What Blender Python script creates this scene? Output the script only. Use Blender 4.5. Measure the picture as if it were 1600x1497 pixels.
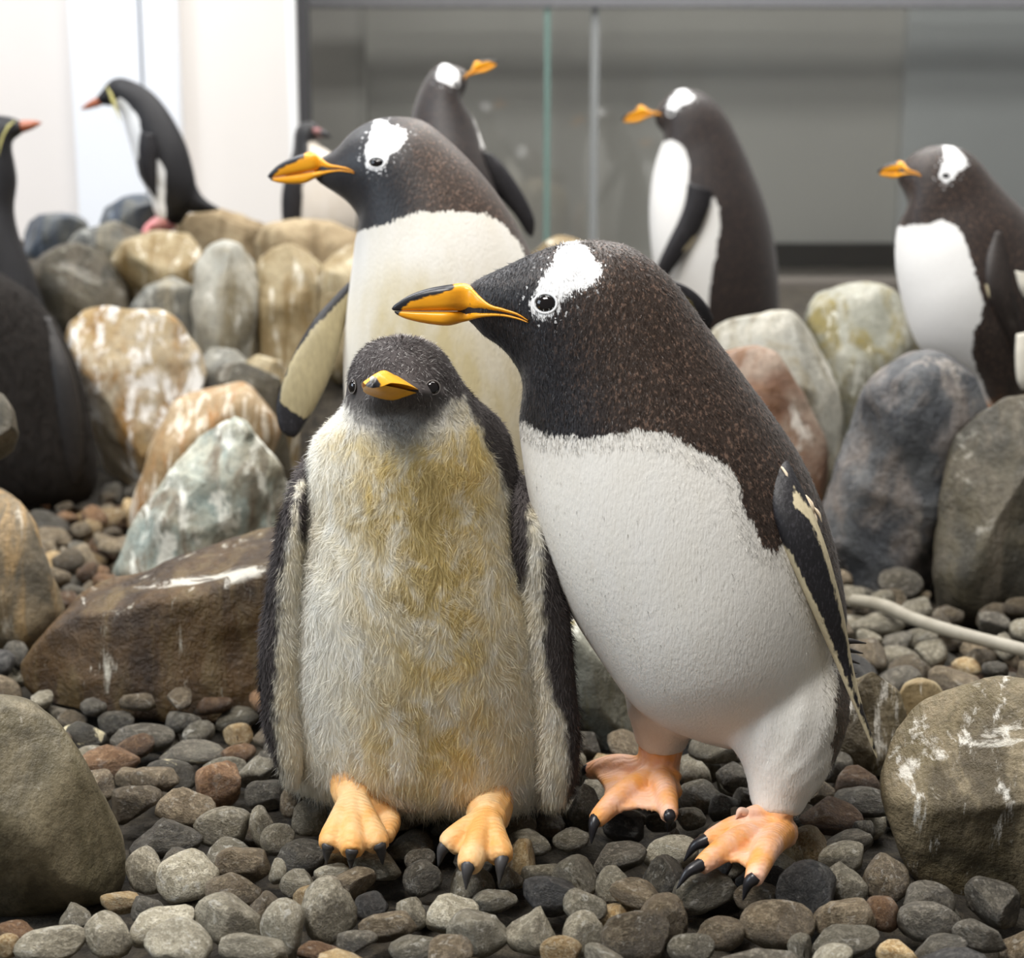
import bpy, bmesh, math, random
import numpy as np
from mathutils import Vector, Matrix, noise as mn
from mathutils.bvhtree import BVHTree

for o in list(bpy.data.objects):
    bpy.data.objects.remove(o)
SC = bpy.context.scene
COL = SC.collection
rnd = random.Random(7)
rng = np.random.default_rng(7)

# ------------------------------------------------------------------ camera
F, CX, CY = 2560.0, 800.0, 748.5
CAM_H, CAM_D = 0.69, 1.53
TH = math.atan((CY - 200) / F)
CAM = np.array([0.0, -CAM_D, CAM_H])
FW = np.array([0, math.cos(TH), -math.sin(TH)])
UP = np.array([0, math.sin(TH), math.cos(TH)])
RT = np.array([1.0, 0, 0])
cd = bpy.data.cameras.new('camera')
cam = bpy.data.objects.new('camera', cd)
COL.objects.link(cam)
cam.location = CAM
cam.rotation_euler = (math.pi / 2 - TH, 0, 0)
cd.sensor_fit = 'HORIZONTAL'
cd.sensor_width = 36
cd.lens = F / 1600 * 36
cd.clip_start = 0.05
cd.dof.use_dof = True
cd.dof.focus_distance = 1.56
cd.dof.aperture_fstop = 5.0
SC.camera = cam

# ------------------------------------------------------------------ world, lights, exposure
SC.view_settings.view_transform = 'Standard'
SC.view_settings.look = 'None'
SC.view_settings.gamma = 1.0
SC.view_settings.use_curve_mapping = False
SC.view_settings.exposure = 0.1
wd = bpy.data.worlds.new('world')
SC.world = wd
wd.use_nodes = True
wd.node_tree.nodes['Background'].inputs[0].default_value = (1.0, 0.985, 0.96, 1)
wd.node_tree.nodes['Background'].inputs[1].default_value = 0.22


def area(name, loc, target, size, energy, color):
    ld = bpy.data.lights.new(name, 'AREA')
    ld.shape = 'RECTANGLE'
    ld.size, ld.size_y = size
    ld.energy = energy
    ld.color = color
    o = bpy.data.objects.new(name, ld)
    COL.objects.link(o)
    o.location = loc
    o.rotation_euler = (Vector(target) - Vector(loc)).to_track_quat('-Z', 'Y').to_euler()
    return o


area('ceiling_lamp_front_offscreen', (-1.0, -1.15, 3.0), (-1.0, -1.15, 0), (1.3, 1.0), 112, (1.0, 0.97, 0.93))
area('ceiling_lamp_middle_offscreen', (0.3, 0.6, 3.0), (0.3, 0.6, 0), (1.6, 1.0), 74, (1.0, 0.97, 0.93))
area('ceiling_lamp_back_offscreen', (0.9, 2.7, 3.0), (0.9, 2.7, 0), (2.2, 1.2), 100, (1.0, 0.98, 0.95))
area('ceiling_lamp_left_offscreen', (-1.7, 1.6, 3.0), (-1.7, 1.6, 0), (1.4, 1.0), 66, (0.97, 0.98, 1.0))
area('window_left_offscreen', (-3.4, -0.9, 1.7), (0.0, -0.9, 1.4), (1.8, 1.6), 62, (0.75, 0.87, 1.0))


# ------------------------------------------------------------------ projection helpers (measuring the photograph)
def ray(px, py):
    return FW + RT * ((px - CX) / F) + UP * ((CY - py) / F)


def at(px, py, Y):
    d = ray(px, py)
    return CAM + d * ((Y + CAM_D) / d[1])


def gnd(px, py, z=0.0):
    d = ray(px, py)
    return CAM + d * ((z - CAM_H) / d[2])


def project(V):
    q = np.asarray(V) - CAM
    dz = q @ FW
    return np.stack([CX + F * (q @ RT) / dz, CY - F * (q @ UP) / dz], -1), dz


def Z(x0, y0, f, pts):
    return [(x0 + p[0] / f, y0 + p[1] / f) for p in pts]


def ZS(x0, y0, f, st):
    return [(x0 + s[0] / f, y0 + s[1] / f, x0 + s[2] / f, y0 + s[3] / f) + tuple(s[4:]) for s in st]


# ------------------------------------------------------------------ mesh helpers
def catmull(A, n):
    A = np.asarray(A, float)
    k = len(A)
    P = np.vstack([2 * A[0] - A[1], A, 2 * A[-1] - A[-2]])
    out = []
    for t in np.linspace(0, k - 1, n):
        i = min(int(t), k - 2)
        f = t - i
        a, b, c, d = P[i], P[i + 1], P[i + 2], P[i + 3]
        out.append(0.5 * (2 * b + (c - a) * f + (2 * a - 5 * b + 4 * c - d) * f * f + (3 * b - a - 3 * c + d) * f ** 3))
    return np.array(out)


def outward(V, Fs):
    """turn all faces outward (closed shells only)"""
    c = V.mean(0)
    v = sum(float(np.dot(V[f[0]] - c, np.cross(V[f[i]] - c, V[f[i + 1]] - c))) for f in Fs for i in range(1, len(f) - 1))
    return (V, Fs) if v > 0 else (V, [tuple(f[::-1]) for f in Fs])


def grid_faces(n, m):
    Fs = []
    for i in range(n - 1):
        for j in range(m):
            k = (j + 1) % m
            Fs.append((i * m + j, i * m + k, (i + 1) * m + k, (i + 1) * m + j))
    return Fs


def loft(st, Y=0.0, n=48, m=36, e=2.0):
    """rings between two outline points each, with a real half depth; st: (x1,y1,x2,y2,w[,Y])"""
    S = np.array([list(s[:5]) + [s[5] if len(s) > 5 else Y] for s in st], float)
    S = catmull(S, n)
    V = []
    th = np.linspace(0, 2 * math.pi, m, endpoint=False)
    ct, sn = np.cos(th), np.sin(th)
    ct = np.sign(ct) * np.abs(ct) ** (2 / e)
    sn = np.sign(sn) * np.abs(sn) ** (2 / e)
    for s in S:
        L, R = at(s[0], s[1], s[5]), at(s[2], s[3], s[5])
        c, a = (L + R) / 2, (R - L) / 2
        d = c - CAM
        d /= np.linalg.norm(d)
        V.append(c + np.outer(ct, a) + np.outer(sn, d * max(s[4], 0.0008)))
    V = np.array(V)
    c0, c1 = V[0].mean(0), V[-1].mean(0)
    Fs = grid_faces(n, m)
    V = np.vstack([V.reshape(-1, 3), c0, c1])
    a, b = n * m, n * m + 1
    for j in range(m):
        k = (j + 1) % m
        Fs.append((a, k, j))
        Fs.append((b, (n - 1) * m + j, (n - 1) * m + k))
    return outward(V, Fs)


def tube(pts, rad, n=None, m=12, flat=1.0):
    A = np.hstack([np.array(pts, float), np.array(rad, float)[:, None]])
    n = n or max(8, len(pts) * 5)
    A = catmull(A, n)
    V = []
    up = np.array([0.03, 0.05, 1.0])
    for i in range(n):
        t = A[min(i + 1, n - 1), :3] - A[max(i - 1, 0), :3]
        t /= np.linalg.norm(t) + 1e-9
        s = np.cross(t, up)
        if np.linalg.norm(s) < 0.1:
            s = np.cross(t, np.array([1.0, 0.1, 0]))
        s /= np.linalg.norm(s)
        u = np.cross(s, t)
        r = max(A[i, 3], 0.0004)
        th = np.linspace(0, 2 * math.pi, m, endpoint=False)
        V.append(A[i, :3] + np.outer(np.cos(th) * r, s) + np.outer(np.sin(th) * r * flat, u))
    V = np.array(V)
    Fs = grid_faces(n, m)
    ends = (A[0, :3] - (A[1, :3] - A[0, :3]) * 0.4, A[-1, :3] + (A[-1, :3] - A[-2, :3]) * 0.4)
    V = np.vstack([V.reshape(-1, 3), ends[0], ends[1]])
    a, b = n * m, n * m + 1
    for j in range(m):
        k = (j + 1) % m
        Fs.append((a, k, j))
        Fs.append((b, (n - 1) * m + j, (n - 1) * m + k))
    return outward(V, Fs)


def slab(G, th):
    """closed slab around a grid of points G[i][j] of thickness th (up/down)"""
    G = np.asarray(G)
    n, m = G.shape[:2]
    off = np.array([0, 0, th / 2])
    V = np.vstack([(G + off).reshape(-1, 3), (G - off).reshape(-1, 3)])
    K = n * m
    Fs = []
    for i in range(n - 1):
        for j in range(m - 1):
            q = (i * m + j, i * m + j + 1, (i + 1) * m + j + 1, (i + 1) * m + j)
            Fs.append(q)
            Fs.append(tuple(K + x for x in q[::-1]))
    rim = [(0, j) for j in range(m)] + [(i, m - 1) for i in range(1, n)] + [(n - 1, j) for j in range(m - 2, -1, -1)] + [(i, 0) for i in range(n - 2, 0, -1)]
    ids = [i * m + j for i, j in rim]
    for a, b in zip(ids, ids[1:] + ids[:1]):
        Fs.append((b, a, K + a, K + b))
    return V, Fs


def combine(parts):
    V, Fs, o = [], [], 0
    for v, f in parts:
        V.append(np.asarray(v))
        Fs += [tuple(i + o for i in q) for q in f]
        o += len(v)
    return np.vstack(V), Fs


def fuse(parts, voxel, smooth=6):
    V, Fs = combine(parts)
    me = bpy.data.meshes.new('tmp')
    me.from_pydata(V.tolist(), [], Fs)
    ob = bpy.data.objects.new('tmp', me)
    COL.objects.link(ob)
    r = ob.modifiers.new('r', 'REMESH')
    r.mode = 'VOXEL'
    r.voxel_size = voxel
    s = ob.modifiers.new('s', 'SMOOTH')
    s.factor = 0.5
    s.iterations = smooth
    dg = bpy.context.evaluated_depsgraph_get()
    ev = ob.evaluated_get(dg)
    em = ev.to_mesh()
    n = len(em.vertices)
    co = np.empty(n * 3, np.float32)
    em.vertices.foreach_get('co', co)
    Fs = [tuple(p.vertices) for p in em.polygons]
    ev.to_mesh_clear()
    bpy.data.objects.remove(ob)
    bpy.data.meshes.remove(me)
    return co.reshape(-1, 3).astype(float), Fs


def mesh_of(name, V, Fs, mat, attrs=None, smooth=True):
    me = bpy.data.meshes.new(name)
    me.from_pydata(np.asarray(V).tolist(), [], Fs)
    if smooth:
        me.polygons.foreach_set('use_smooth', np.ones(len(me.polygons), bool))
    if mat:
        me.materials.append(mat)
    for k, v in (attrs or {}).items():
        a = me.attributes.new(k, 'FLOAT', 'POINT')
        a.data.foreach_set('value', np.asarray(v, np.float32))
    me.update()
    return me


def vnormals(V, Fs):
    me = bpy.data.meshes.new('tmp')
    me.from_pydata(np.asarray(V).tolist(), [], Fs)
    me.update()
    n = np.empty(len(V) * 3, np.float32)
    me.vertex_normals.foreach_get('vector', n)
    bpy.data.meshes.remove(me)
    return n.reshape(-1, 3).astype(float)


def tag(o, label=None, cat=None, group=None, kind=None):
    for k, v in (('label', label), ('category', cat), ('group', group), ('kind', kind)):
        if v:
            o[k] = v
    return o


class Thing:
    def __init__(s, name, label, cat, base, group=None):
        s.o = bpy.data.objects.new(name, None)
        COL.objects.link(s.o)
        s.base = np.array(base, float)
        s.o.location = base
        s.o.empty_display_size = 0.05
        tag(s.o, label, cat, group)

    def part(s, name, V, Fs, mat, parent=None, attrs=None, smooth=True, label=None, kind=None):
        me = mesh_of(name, np.asarray(V) - s.base, Fs, mat, attrs, smooth)
        o = bpy.data.objects.new(name, me)
        COL.objects.link(o)
        o.parent = parent or s.o
        tag(o, label, None, None, kind)
        return o


def solo(name, V, Fs, mat, label=None, cat=None, group=None, kind=None, attrs=None, smooth=True, parent=None):
    V = np.asarray(V, float)
    b = np.array([(V[:, 0].min() + V[:, 0].max()) / 2, (V[:, 1].min() + V[:, 1].max()) / 2, V[:, 2].min()])
    o = bpy.data.objects.new(name, mesh_of(name, V - b, Fs, mat, attrs, smooth))
    COL.objects.link(o)
    o.location = b
    if parent:
        o.parent = parent
    tag(o, label, cat, group, kind)
    return o


def box(x0, x1, y0, y1, z0, z1):
    V = [(x, y, z) for x in (x0, x1) for y in (y0, y1) for z in (z0, z1)]
    return np.array(V, float), [(0, 1, 3, 2), (4, 6, 7, 5), (0, 4, 5, 1), (2, 3, 7, 6), (0, 2, 6, 4), (1, 5, 7, 3)]


def psdf(poly, P):
    """signed distance in pixels, positive inside"""
    poly = np.asarray(poly, float)
    d = np.full(len(P), 1e9)
    ins = np.zeros(len(P), bool)
    for a, b in zip(poly, np.roll(poly, -1, 0)):
        ab = b - a
        t = np.clip(((P - a) @ ab) / (ab @ ab + 1e-9), 0, 1)
        d = np.minimum(d, np.linalg.norm(P - a - t[:, None] * ab, axis=1))
        c = (a[1] > P[:, 1]) != (b[1] > P[:, 1])
        with np.errstate(divide='ignore', invalid='ignore'):
            x = a[0] + (P[:, 1] - a[1]) * ab[0] / (ab[1] if ab[1] != 0 else 1e-9)
        ins ^= c & (P[:, 0] < x)
    return np.where(ins, d, -d)


def sstep(a, b, x):
    t = np.clip((x - a) / (b - a), 0, 1)
    return t * t * (3 - 2 * t)


# ------------------------------------------------------------------ material helpers
class NT:
    def __init__(s, name, rough=0.5, spec=0.5):
        s.m = bpy.data.materials.new(name)
        s.m.use_nodes = True
        s.t = s.m.node_tree
        s.b = s.t.nodes['Principled BSDF']
        s.b.inputs['Roughness'].default_value = rough
        s.b.inputs['Specular IOR Level'].default_value = spec

    def n(s, typ, ins=(), **props):
        nd = s.t.nodes.new(typ)
        for k, v in props.items():
            setattr(nd, k, v)
        for k, v in dict(ins).items():
            s.put(nd.inputs[k], v)
        return nd

    def put(s, sock, v):
        if isinstance(v, bpy.types.NodeSocket):
            s.t.links.new(v, sock)
        else:
            if sock.type == 'RGBA' and len(v) == 3:
                v = (*v, 1)
            sock.default_value = v

    def attr(s, name):
        return s.n('ShaderNodeAttribute', attribute_name=name).outputs['Fac']

    def coord(s, scale=(1, 1, 1), rot=(0, 0, 0), what='Object', loc=(0, 0, 0)):
        t = s.n('ShaderNodeTexCoord').outputs[what]
        return s.n('ShaderNodeMapping', {'Vector': t, 'Scale': scale, 'Rotation': rot, 'Location': loc}).outputs[0]

    def noise(s, vec, scale=5.0, detail=4.0, rough=0.55, dist=0.0):
        return s.n('ShaderNodeTexNoise', {'Vector': vec, 'Scale': scale, 'Detail': detail, 'Roughness': rough, 'Distortion': dist}).outputs['Fac']

    def math(s, op, a, b=0.0, clamp=False):
        return s.n('ShaderNodeMath', {0: a, 1: b}, operation=op, use_clamp=clamp).outputs[0]

    def step(s, x, a, b):
        return s.n('ShaderNodeMapRange', {'Value': x, 'From Min': a, 'From Max': b, 'To Min': 0.0, 'To Max': 1.0}, interpolation_type='SMOOTHSTEP').outputs[0]

    def mix(s, f, a, b, mode='MIX'):
        nd = s.n('ShaderNodeMix', data_type='RGBA', blend_type=mode)
        s.put(nd.inputs[0], f)
        s.put(nd.inputs[6], a)
        s.put(nd.inputs[7], b)
        return nd.outputs[2]

    def bump(s, h, strength=0.3, dist=0.01):
        s.put(s.b.inputs['Normal'], s.n('ShaderNodeBump', {'Height': h, 'Strength': strength, 'Distance': dist}).outputs[0])

    def out(s, col, rough=None):
        s.put(s.b.inputs['Base Color'], col)
        if rough is not None:
            s.put(s.b.inputs['Roughness'], rough)
        return s.m


def srgb(r, g, b):
    f = lambda c: ((c / 255 + 0.055) / 1.055) ** 2.4 if c > 10 else c / 255 / 12.92
    return (f(r), f(g), f(b))


def plain(name, col, rough=0.5, spec=0.5, var=0.0, scale=40):
    n = NT(name, rough, spec)
    if var:
        f = n.noise(n.coord(), scale)
        c = n.mix(f, tuple(x * (1 - var) for x in col), tuple(min(1, x * (1 + var)) for x in col))
        return n.out(c)
    return n.out((*col, 1))


def plumage(name, dark=(0.011, 0.011, 0.014), brown=(0.034, 0.020, 0.013), tip=(0.15, 0.092, 0.065), white=(0.80, 0.79, 0.77),
            stain=(0.56, 0.47, 0.27), edge=0.010, rough=0.44):
    n = NT(name, 0.52, 0.4)
    w, p, br, st = n.attr('w'), n.attr('p'), n.attr('br'), n.attr('st')
    e1 = n.noise(n.coord((420, 420, 110)), 1.0, 2.0)
    e2 = n.noise(n.coord((60, 60, 60)), 1.0, 2.0)
    jag = n.math('ADD', n.math('MULTIPLY', n.math('SUBTRACT', e1, 0.5), edge), n.math('MULTIPLY', n.math('SUBTRACT', e2, 0.5), edge))
    fw = n.step(n.math('ADD', w, jag), -0.0014, 0.0014)
    fp = n.step(n.math('ADD', p, jag), -0.001, 0.001)
    sp = n.noise(n.coord((330, 330, 170), (0, 0.6, 0)), 1.0, 2.0, 0.6)
    d0 = n.mix(br, dark, brown)
    d = n.mix(n.math('MULTIPLY', n.step(sp, 0.52, 0.68), n.math('ADD', n.math('MULTIPLY', br, 0.9), 0.08)), d0, tip)
    wn = n.noise(n.coord((40, 40, 14)), 1.0, 4.0)
    wcol = n.mix(n.math('MULTIPLY', st, n.math('ADD', 0.35, n.math('MULTIPLY', wn, 1.1)), True), white, stain)
    fine = n.noise(n.coord((500, 500, 120)), 1.0, 2.0)
    wcol = n.mix(n.math('MULTIPLY', n.step(fine, 0.45, 0.75), 0.08), wcol, (0.35, 0.31, 0.25))
    dots = n.noise(n.coord((210, 210, 210)), 1.0, 1.0)
    fd = n.math('MULTIPLY', n.step(p, -0.016, -0.002), n.step(dots, 0.66, 0.70))
    fp = n.math('MAXIMUM', fp, fd)
    col = n.mix(fp, n.mix(fw, d, wcol), (0.88, 0.88, 0.88))
    n.bump(n.math('ADD', n.math('MULTIPLY', sp, 0.6), n.math('MULTIPLY', fine, 0.6)), 0.35, 0.0025)
    n.put(n.b.inputs['Roughness'], n.math('ADD', rough, n.math('MULTIPLY', fw, 0.85 - rough)))
    n.b.inputs['Sheen Weight'].default_value = 0.12 if rough < 0.5 else 0.0
    return n.out(col)


def down_mat():
    n = NT('chick_down', 0.85, 0.15)
    w, y, r, g = n.attr('w'), n.attr('st'), n.attr('r'), n.attr('g')
    e = n.noise(n.coord((130, 130, 60)), 1.0, 3.0)
    fw = n.step(n.math('ADD', w, n.math('MULTIPLY', n.math('SUBTRACT', e, 0.5), 0.016)), -0.004, 0.004)
    big = n.noise(n.coord((34, 34, 22)), 1.0, 6.0, 0.72, 0.6)
    yy = n.math('MULTIPLY', y, n.math('MULTIPLY', n.step(big, 0.25, 0.70), 1.7), True)
    cream = n.mix(n.math('MULTIPLY', r, 0.5), (0.93, 0.915, 0.85), (0.97, 0.96, 0.93))
    stain = n.mix(r, (0.80, 0.62, 0.24), (0.95, 0.80, 0.42))
    wc = n.mix(yy, cream, stain)
    dirt = n.math('MULTIPLY', g, n.step(big, 0.38, 0.62), True)
    wc = n.mix(n.math('MULTIPLY', dirt, 0.75), wc, (0.40, 0.31, 0.14))
    dc = n.mix(r, (0.045, 0.039, 0.038), (0.17, 0.15, 0.148))
    c = n.attr('c')
    grey = n.mix(r, (0.18, 0.17, 0.16), (0.72, 0.70, 0.64))
    col = n.mix(c, n.mix(fw, dc, wc), grey)
    tipf = n.math('MULTIPLY', n.attr('tp'), 1.0, True)
    col = n.mix(tipf, col, (0.62, 0.60, 0.58))
    tr = n.n('ShaderNodeBsdfTranslucent', {'Color': col})
    mx = n.n('ShaderNodeMixShader', {0: 0.22, 1: n.b.outputs[0], 2: tr.outputs[0]})
    n.t.links.new(mx.outputs[0], n.t.nodes['Material Output'].inputs['Surface'])
    return n.out(col)


def bill_mat(name, orange=(0.92, 0.37, 0.012), dark=(0.012, 0.012, 0.016)):
    n = NT(name, 0.33, 0.5)
    k = n.attr('k')
    nz = n.noise(n.coord((90, 90, 220)), 1.0, 3.0)
    f = n.step(n.math('ADD', k, n.math('MULTIPLY', n.math('SUBTRACT', nz, 0.5), 0.006)), -0.0012, 0.0012)
    o = n.mix(n.noise(n.coord((40, 40, 120)), 1.0, 4.0), tuple(x * 0.75 for x in orange), tuple(min(1, x * 1.2) for x in orange))
    n.bump(nz, 0.12, 0.002)
    return n.out(n.mix(f, o, dark))


def foot_mat(name, a=(0.86, 0.38, 0.10), b=(0.90, 0.55, 0.40)):
    n = NT(name, 0.5, 0.35)
    f = n.noise(n.coord(), 26, 5.0)
    c = n.mix(n.step(f, 0.36, 0.66), a, b)
    w = n.n('ShaderNodeTexWave', {'Vector': n.coord(), 'Scale': 60.0, 'Distortion': 7.0, 'Detail': 2.0}, bands_direction='Y').outputs['Fac']
    n.bump(n.math('ADD', n.math('MULTIPLY', w, 0.5), n.noise(n.coord(), 160, 3.0)), 0.35, 0.0025)
    n.b.inputs['Subsurface Weight'].default_value = 0.12
    n.b.inputs['Subsurface Radius'].default_value = (0.01, 0.005, 0.003)
    n.b.inputs['Subsurface Scale'].default_value = 0.5
    return n.out(c)


def flipper_mat(name, dark=(0.013, 0.012, 0.014), pale=(0.74, 0.64, 0.42)):
    n = NT(name, 0.5, 0.4)
    e = n.noise(n.coord((260, 260, 90)), 1.0, 3.0)
    f = n.step(n.math('ADD', n.attr('w'), n.math('MULTIPLY', n.math('SUBTRACT', e, 0.5), 0.008)), -0.0012, 0.0012)
    d = n.mix(n.step(n.noise(n.coord((500, 500, 200)), 1.0, 2.0), 0.5, 0.7), dark, tuple(x * 2.6 for x in dark))
    pc = n.mix(n.noise(n.coord((200, 200, 60)), 1.0, 3.0), tuple(x * 0.55 for x in pale), pale)
    n.bump(e, 0.3, 0.002)
    return n.out(n.mix(f, d, pc))


def rock_mat(name, c1, c2, c3, scale=9.0, streak=None, amt=0.5, rot=(0, 0, 0), stretch=(1, 1, 0.3), rough=0.55, bump=0.5, thr=0.56, top=0.0):
    n = NT(name, rough, 0.45)
    a = n.noise(n.coord(), scale, 6.0, 0.6, 0.4)
    b = n.noise(n.coord(stretch, rot), scale * 1.7, 7.0, 0.65, 0.6)
    fine = n.noise(n.coord(), scale * 14, 5.0, 0.7)
    col = n.mix(n.step(a, 0.38, 0.62), c1, c2)
    col = n.mix(n.step(b, 0.46, 0.66), col, c3)
    col = n.mix(n.math('MULTIPLY', n.step(fine, 0.40, 0.75), 0.45), col, tuple(x * 0.25 for x in c1))
    if streak:
        sx = n.noise(n.coord(tuple(q * 1.6 for q in stretch), rot, loc=(3, 1, 2)), scale * 1.5, 8.0, 0.7, 0.3)
        col = n.mix(n.math('MULTIPLY', n.step(sx, thr, thr + 0.09), amt), col, streak)
    if top:      # droppings that landed on upward faces
        nz = n.n('ShaderNodeSeparateXYZ', {0: n.n('ShaderNodeNewGeometry').outputs['Normal']}).outputs[2]
        sp = n.noise(n.coord(loc=(7, 2, 5)), scale * 1.2, 7.0, 0.7, 1.2)
        col = n.mix(n.math('MULTIPLY', n.math('MULTIPLY', n.step(sp, 0.56, 0.62), n.step(nz, 0.25, 0.7)), top), col, (0.66, 0.63, 0.55))
    n.bump(n.math('ADD', n.math('MULTIPLY', a, 1.2), n.math('ADD', n.math('MULTIPLY', b, 0.6), n.math('MULTIPLY', fine, 0.35))), bump, 0.02)
    n.put(n.b.inputs['Roughness'], n.math('ADD', rough - 0.12, n.math('MULTIPLY', fine, 0.3)))
    return n.out(col)


# ------------------------------------------------------------------ the setting
def tint_wall(name, col, rough=0.6):
    n = NT(name, rough, 0.3)
    f = n.noise(n.coord(), 2.0, 4.0)
    f2 = n.noise(n.coord(), 60.0, 3.0)
    n.bump(f2, 0.05, 0.002)
    return n.out(n.mix(f, tuple(x * 0.94 for x in col), tuple(min(1, x * 1.05) for x in col)))


def ground_z(x, y):
    l = 0.42 * sstep(1.35, 2.3, y)
    r = 0.22 * sstep(1.3, 2.1, y)
    s = sstep(-0.5, 0.2, x)
    return -0.03 + l * (1 - s) + r * s + 0.17 * np.exp(-((x + 0.08) / 0.28) ** 2 - ((y - 1.62) / 0.30) ** 2)


def build_ground():
    xs, ys = np.linspace(-3, 3.2, 90), np.linspace(-0.75, 4.9, 90)
    X, Yg = np.meshgrid(xs, ys, indexing='ij')
    Zg = ground_z(X, Yg)
    for i in range(90):
        for j in range(90):
            Zg[i, j] += 0.012 * mn.noise(Vector((X[i, j] * 9, Yg[i, j] * 9, 0)))
    V = np.stack([X, Yg, Zg], -1).reshape(-1, 3)
    Fs = [(i * 90 + j, (i + 1) * 90 + j, (i + 1) * 90 + j + 1, i * 90 + j + 1) for i in range(89) for j in range(89)]
    m = rock_mat('gravel_ground', (0.045, 0.038, 0.03), (0.09, 0.075, 0.055), (0.14, 0.115, 0.08), 22, rough=0.7, bump=1.0)
    solo('floor', V, Fs, m, 'dark gravel floor of the enclosure rising towards the back', kind='structure')


build_ground()
WY = 2.95


def wall_x(px, Y):
    return at(px, 300, Y)[0]


white_w = tint_wall('wall_white', (0.80, 0.76, 0.73))
blue_w = tint_wall('wall_bluish', (0.80, 0.83, 0.88))
cream_w = tint_wall('wall_cream', (0.77, 0.73, 0.69))
rim_w = tint_wall('wall_rim', (0.86, 0.86, 0.86))
grey_w = tint_wall('wall_grey', (0.62, 0.60, 0.565), 0.5)
greyb_w = tint_wall('wall_grey_blue', (0.66, 0.68, 0.69), 0.5)
dark_w = tint_wall('frame_dark', (0.06, 0.06, 0.065), 0.4)
skirt_w = tint_wall('skirting_dark', (0.02, 0.02, 0.022), 0.5)
V, Fs = box(-3.2, wall_x(122, WY), WY, WY + 0.1, -0.05, 3.2)
solo('wall_left', V, Fs, white_w, 'warm white painted wall behind the rockhopper penguin', kind='structure', smooth=False)
V, Fs = box(wall_x(122, WY - 0.06), wall_x(228, WY - 0.06), WY - 0.06, WY + 0.1, -0.05, 3.2)
solo('wall_pilaster', V, Fs, blue_w, 'cool white pilaster on the left wall', kind='structure', smooth=False)
V, Fs = box(wall_x(233, WY - 0.06), wall_x(284, WY - 0.06), WY - 0.06, WY + 0.1, -0.05, 3.2)
solo('wall_pilaster', V, Fs, blue_w, 'narrow cool white pilaster beside the cream wall', kind='structure', smooth=False)
V, Fs = box(wall_x(228, WY), wall_x(458, WY), WY, WY + 0.1, -0.05, 3.2)
solo('wall_middle', V, Fs, cream_w, 'cream painted wall panel ending at a dark frame', kind='structure', smooth=False)
V, Fs = box(wall_x(456, WY), wall_x(468, WY), WY - 0.015, WY + 0.1, -0.05, 3.2)
solo('trim_1', V, Fs, rim_w, 'bright white edge strip of the cream wall', kind='structure', smooth=False)
V, Fs = box(wall_x(470, WY + 0.05), wall_x(486, WY + 0.05), WY + 0.03, WY + 0.12, -0.05, 3.2)
solo('trim_2', V, Fs, dark_w, 'dark metal upright of the glass screen', kind='structure', smooth=False)
GY = 3.9
V, Fs = box(wall_x(440, GY + 0.5), 4.2, GY + 0.5, GY + 0.6, -0.05, 3.4)
solo('wall_back', V, Fs, grey_w, 'grey wall behind the glass screen', kind='structure', smooth=False)
V, Fs = box(wall_x(486, GY + 0.45), wall_x(576, GY + 0.45), GY + 0.40, GY + 0.50, -0.05, 3.4)
solo('wall_grey_pilaster', V, Fs, tint_wall('wall_light_grey', (0.68, 0.66, 0.63)), 'lighter grey pilaster behind the glass screen', kind='structure', smooth=False)
V, Fs = box(wall_x(1405, GY + 0.45), 4.2, GY + 0.44, GY + 0.5, -0.05, 3.4)
solo('wall_right_panel', V, Fs, greyb_w, 'blue grey wall panel at the right behind the glass', kind='structure', smooth=False)
z1, z0 = at(1300, 381, GY + 0.38)[2], at(1300, 417, GY + 0.38)[2]
V, Fs = box(wall_x(1180, GY + 0.4), 4.2, GY + 0.36, GY + 0.44, z0, z1)
solo('baseboard_back', V, Fs, skirt_w, 'black skirting at the foot of the grey wall', kind='structure', smooth=False)
V, Fs = box(wall_x(700, GY + 0.4), 4.2, GY - 0.2, GY + 0.5, 0.0, z0)
solo('floor_ledge', V, Fs, tint_wall('ledge_brown', (0.13, 0.115, 0.10)), 'brown grey ledge below the black skirting', kind='structure', smooth=False)


def glass_mat(name, tint, fac):
    n = NT(name)
    t = n.t
    tr = n.n('ShaderNodeBsdfTransparent', {'Color': (*tint, 1)})
    gl = n.n('ShaderNodeBsdfGlossy', {'Color': (1, 1, 1, 1), 'Roughness': 0.03})
    fr = n.n('ShaderNodeFresnel', {'IOR': 1.52})
    f = n.math('ADD', n.math('MULTIPLY', fr.outputs[0], 1.0), fac)
    mx = n.n('ShaderNodeMixShader', {0: f, 1: tr.outputs[0], 2: gl.outputs[0]})
    t.links.new(mx.outputs[0], t.nodes['Material Output'].inputs['Surface'])
    return n.m


gmat = glass_mat('clear_glass', (0.955, 0.965, 0.96), 0.02)
edge_m = plain('glass_edge_green', (0.16, 0.26, 0.235), 0.25)
edge2_m = plain('glass_edge_pale', (0.24, 0.25, 0.25), 0.4)
for i, (a, b, lab) in enumerate(((488, 849, 'glass pane between the dark upright and the green glass edge'),
                                 (859, 1404, 'wide glass pane behind the standing gentoo penguin'),
                                 (1407, 1900, 'glass pane at the right behind the gentoo on the boulders'))):
    V, Fs = box(wall_x(a, GY), wall_x(b, GY), GY - 0.006, GY + 0.006, 0.05, 3.4)
    w_ = solo('window_%d' % (i + 1), V, Fs, gmat, lab, kind='structure', smooth=False)
V, Fs = box(wall_x(850, GY), wall_x(858, GY), GY - 0.03, GY + 0.02, 0.05, 3.4)
solo('trim_3', V, Fs, edge_m, 'green edge of a glass pane seen end on', kind='structure', smooth=False)
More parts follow.
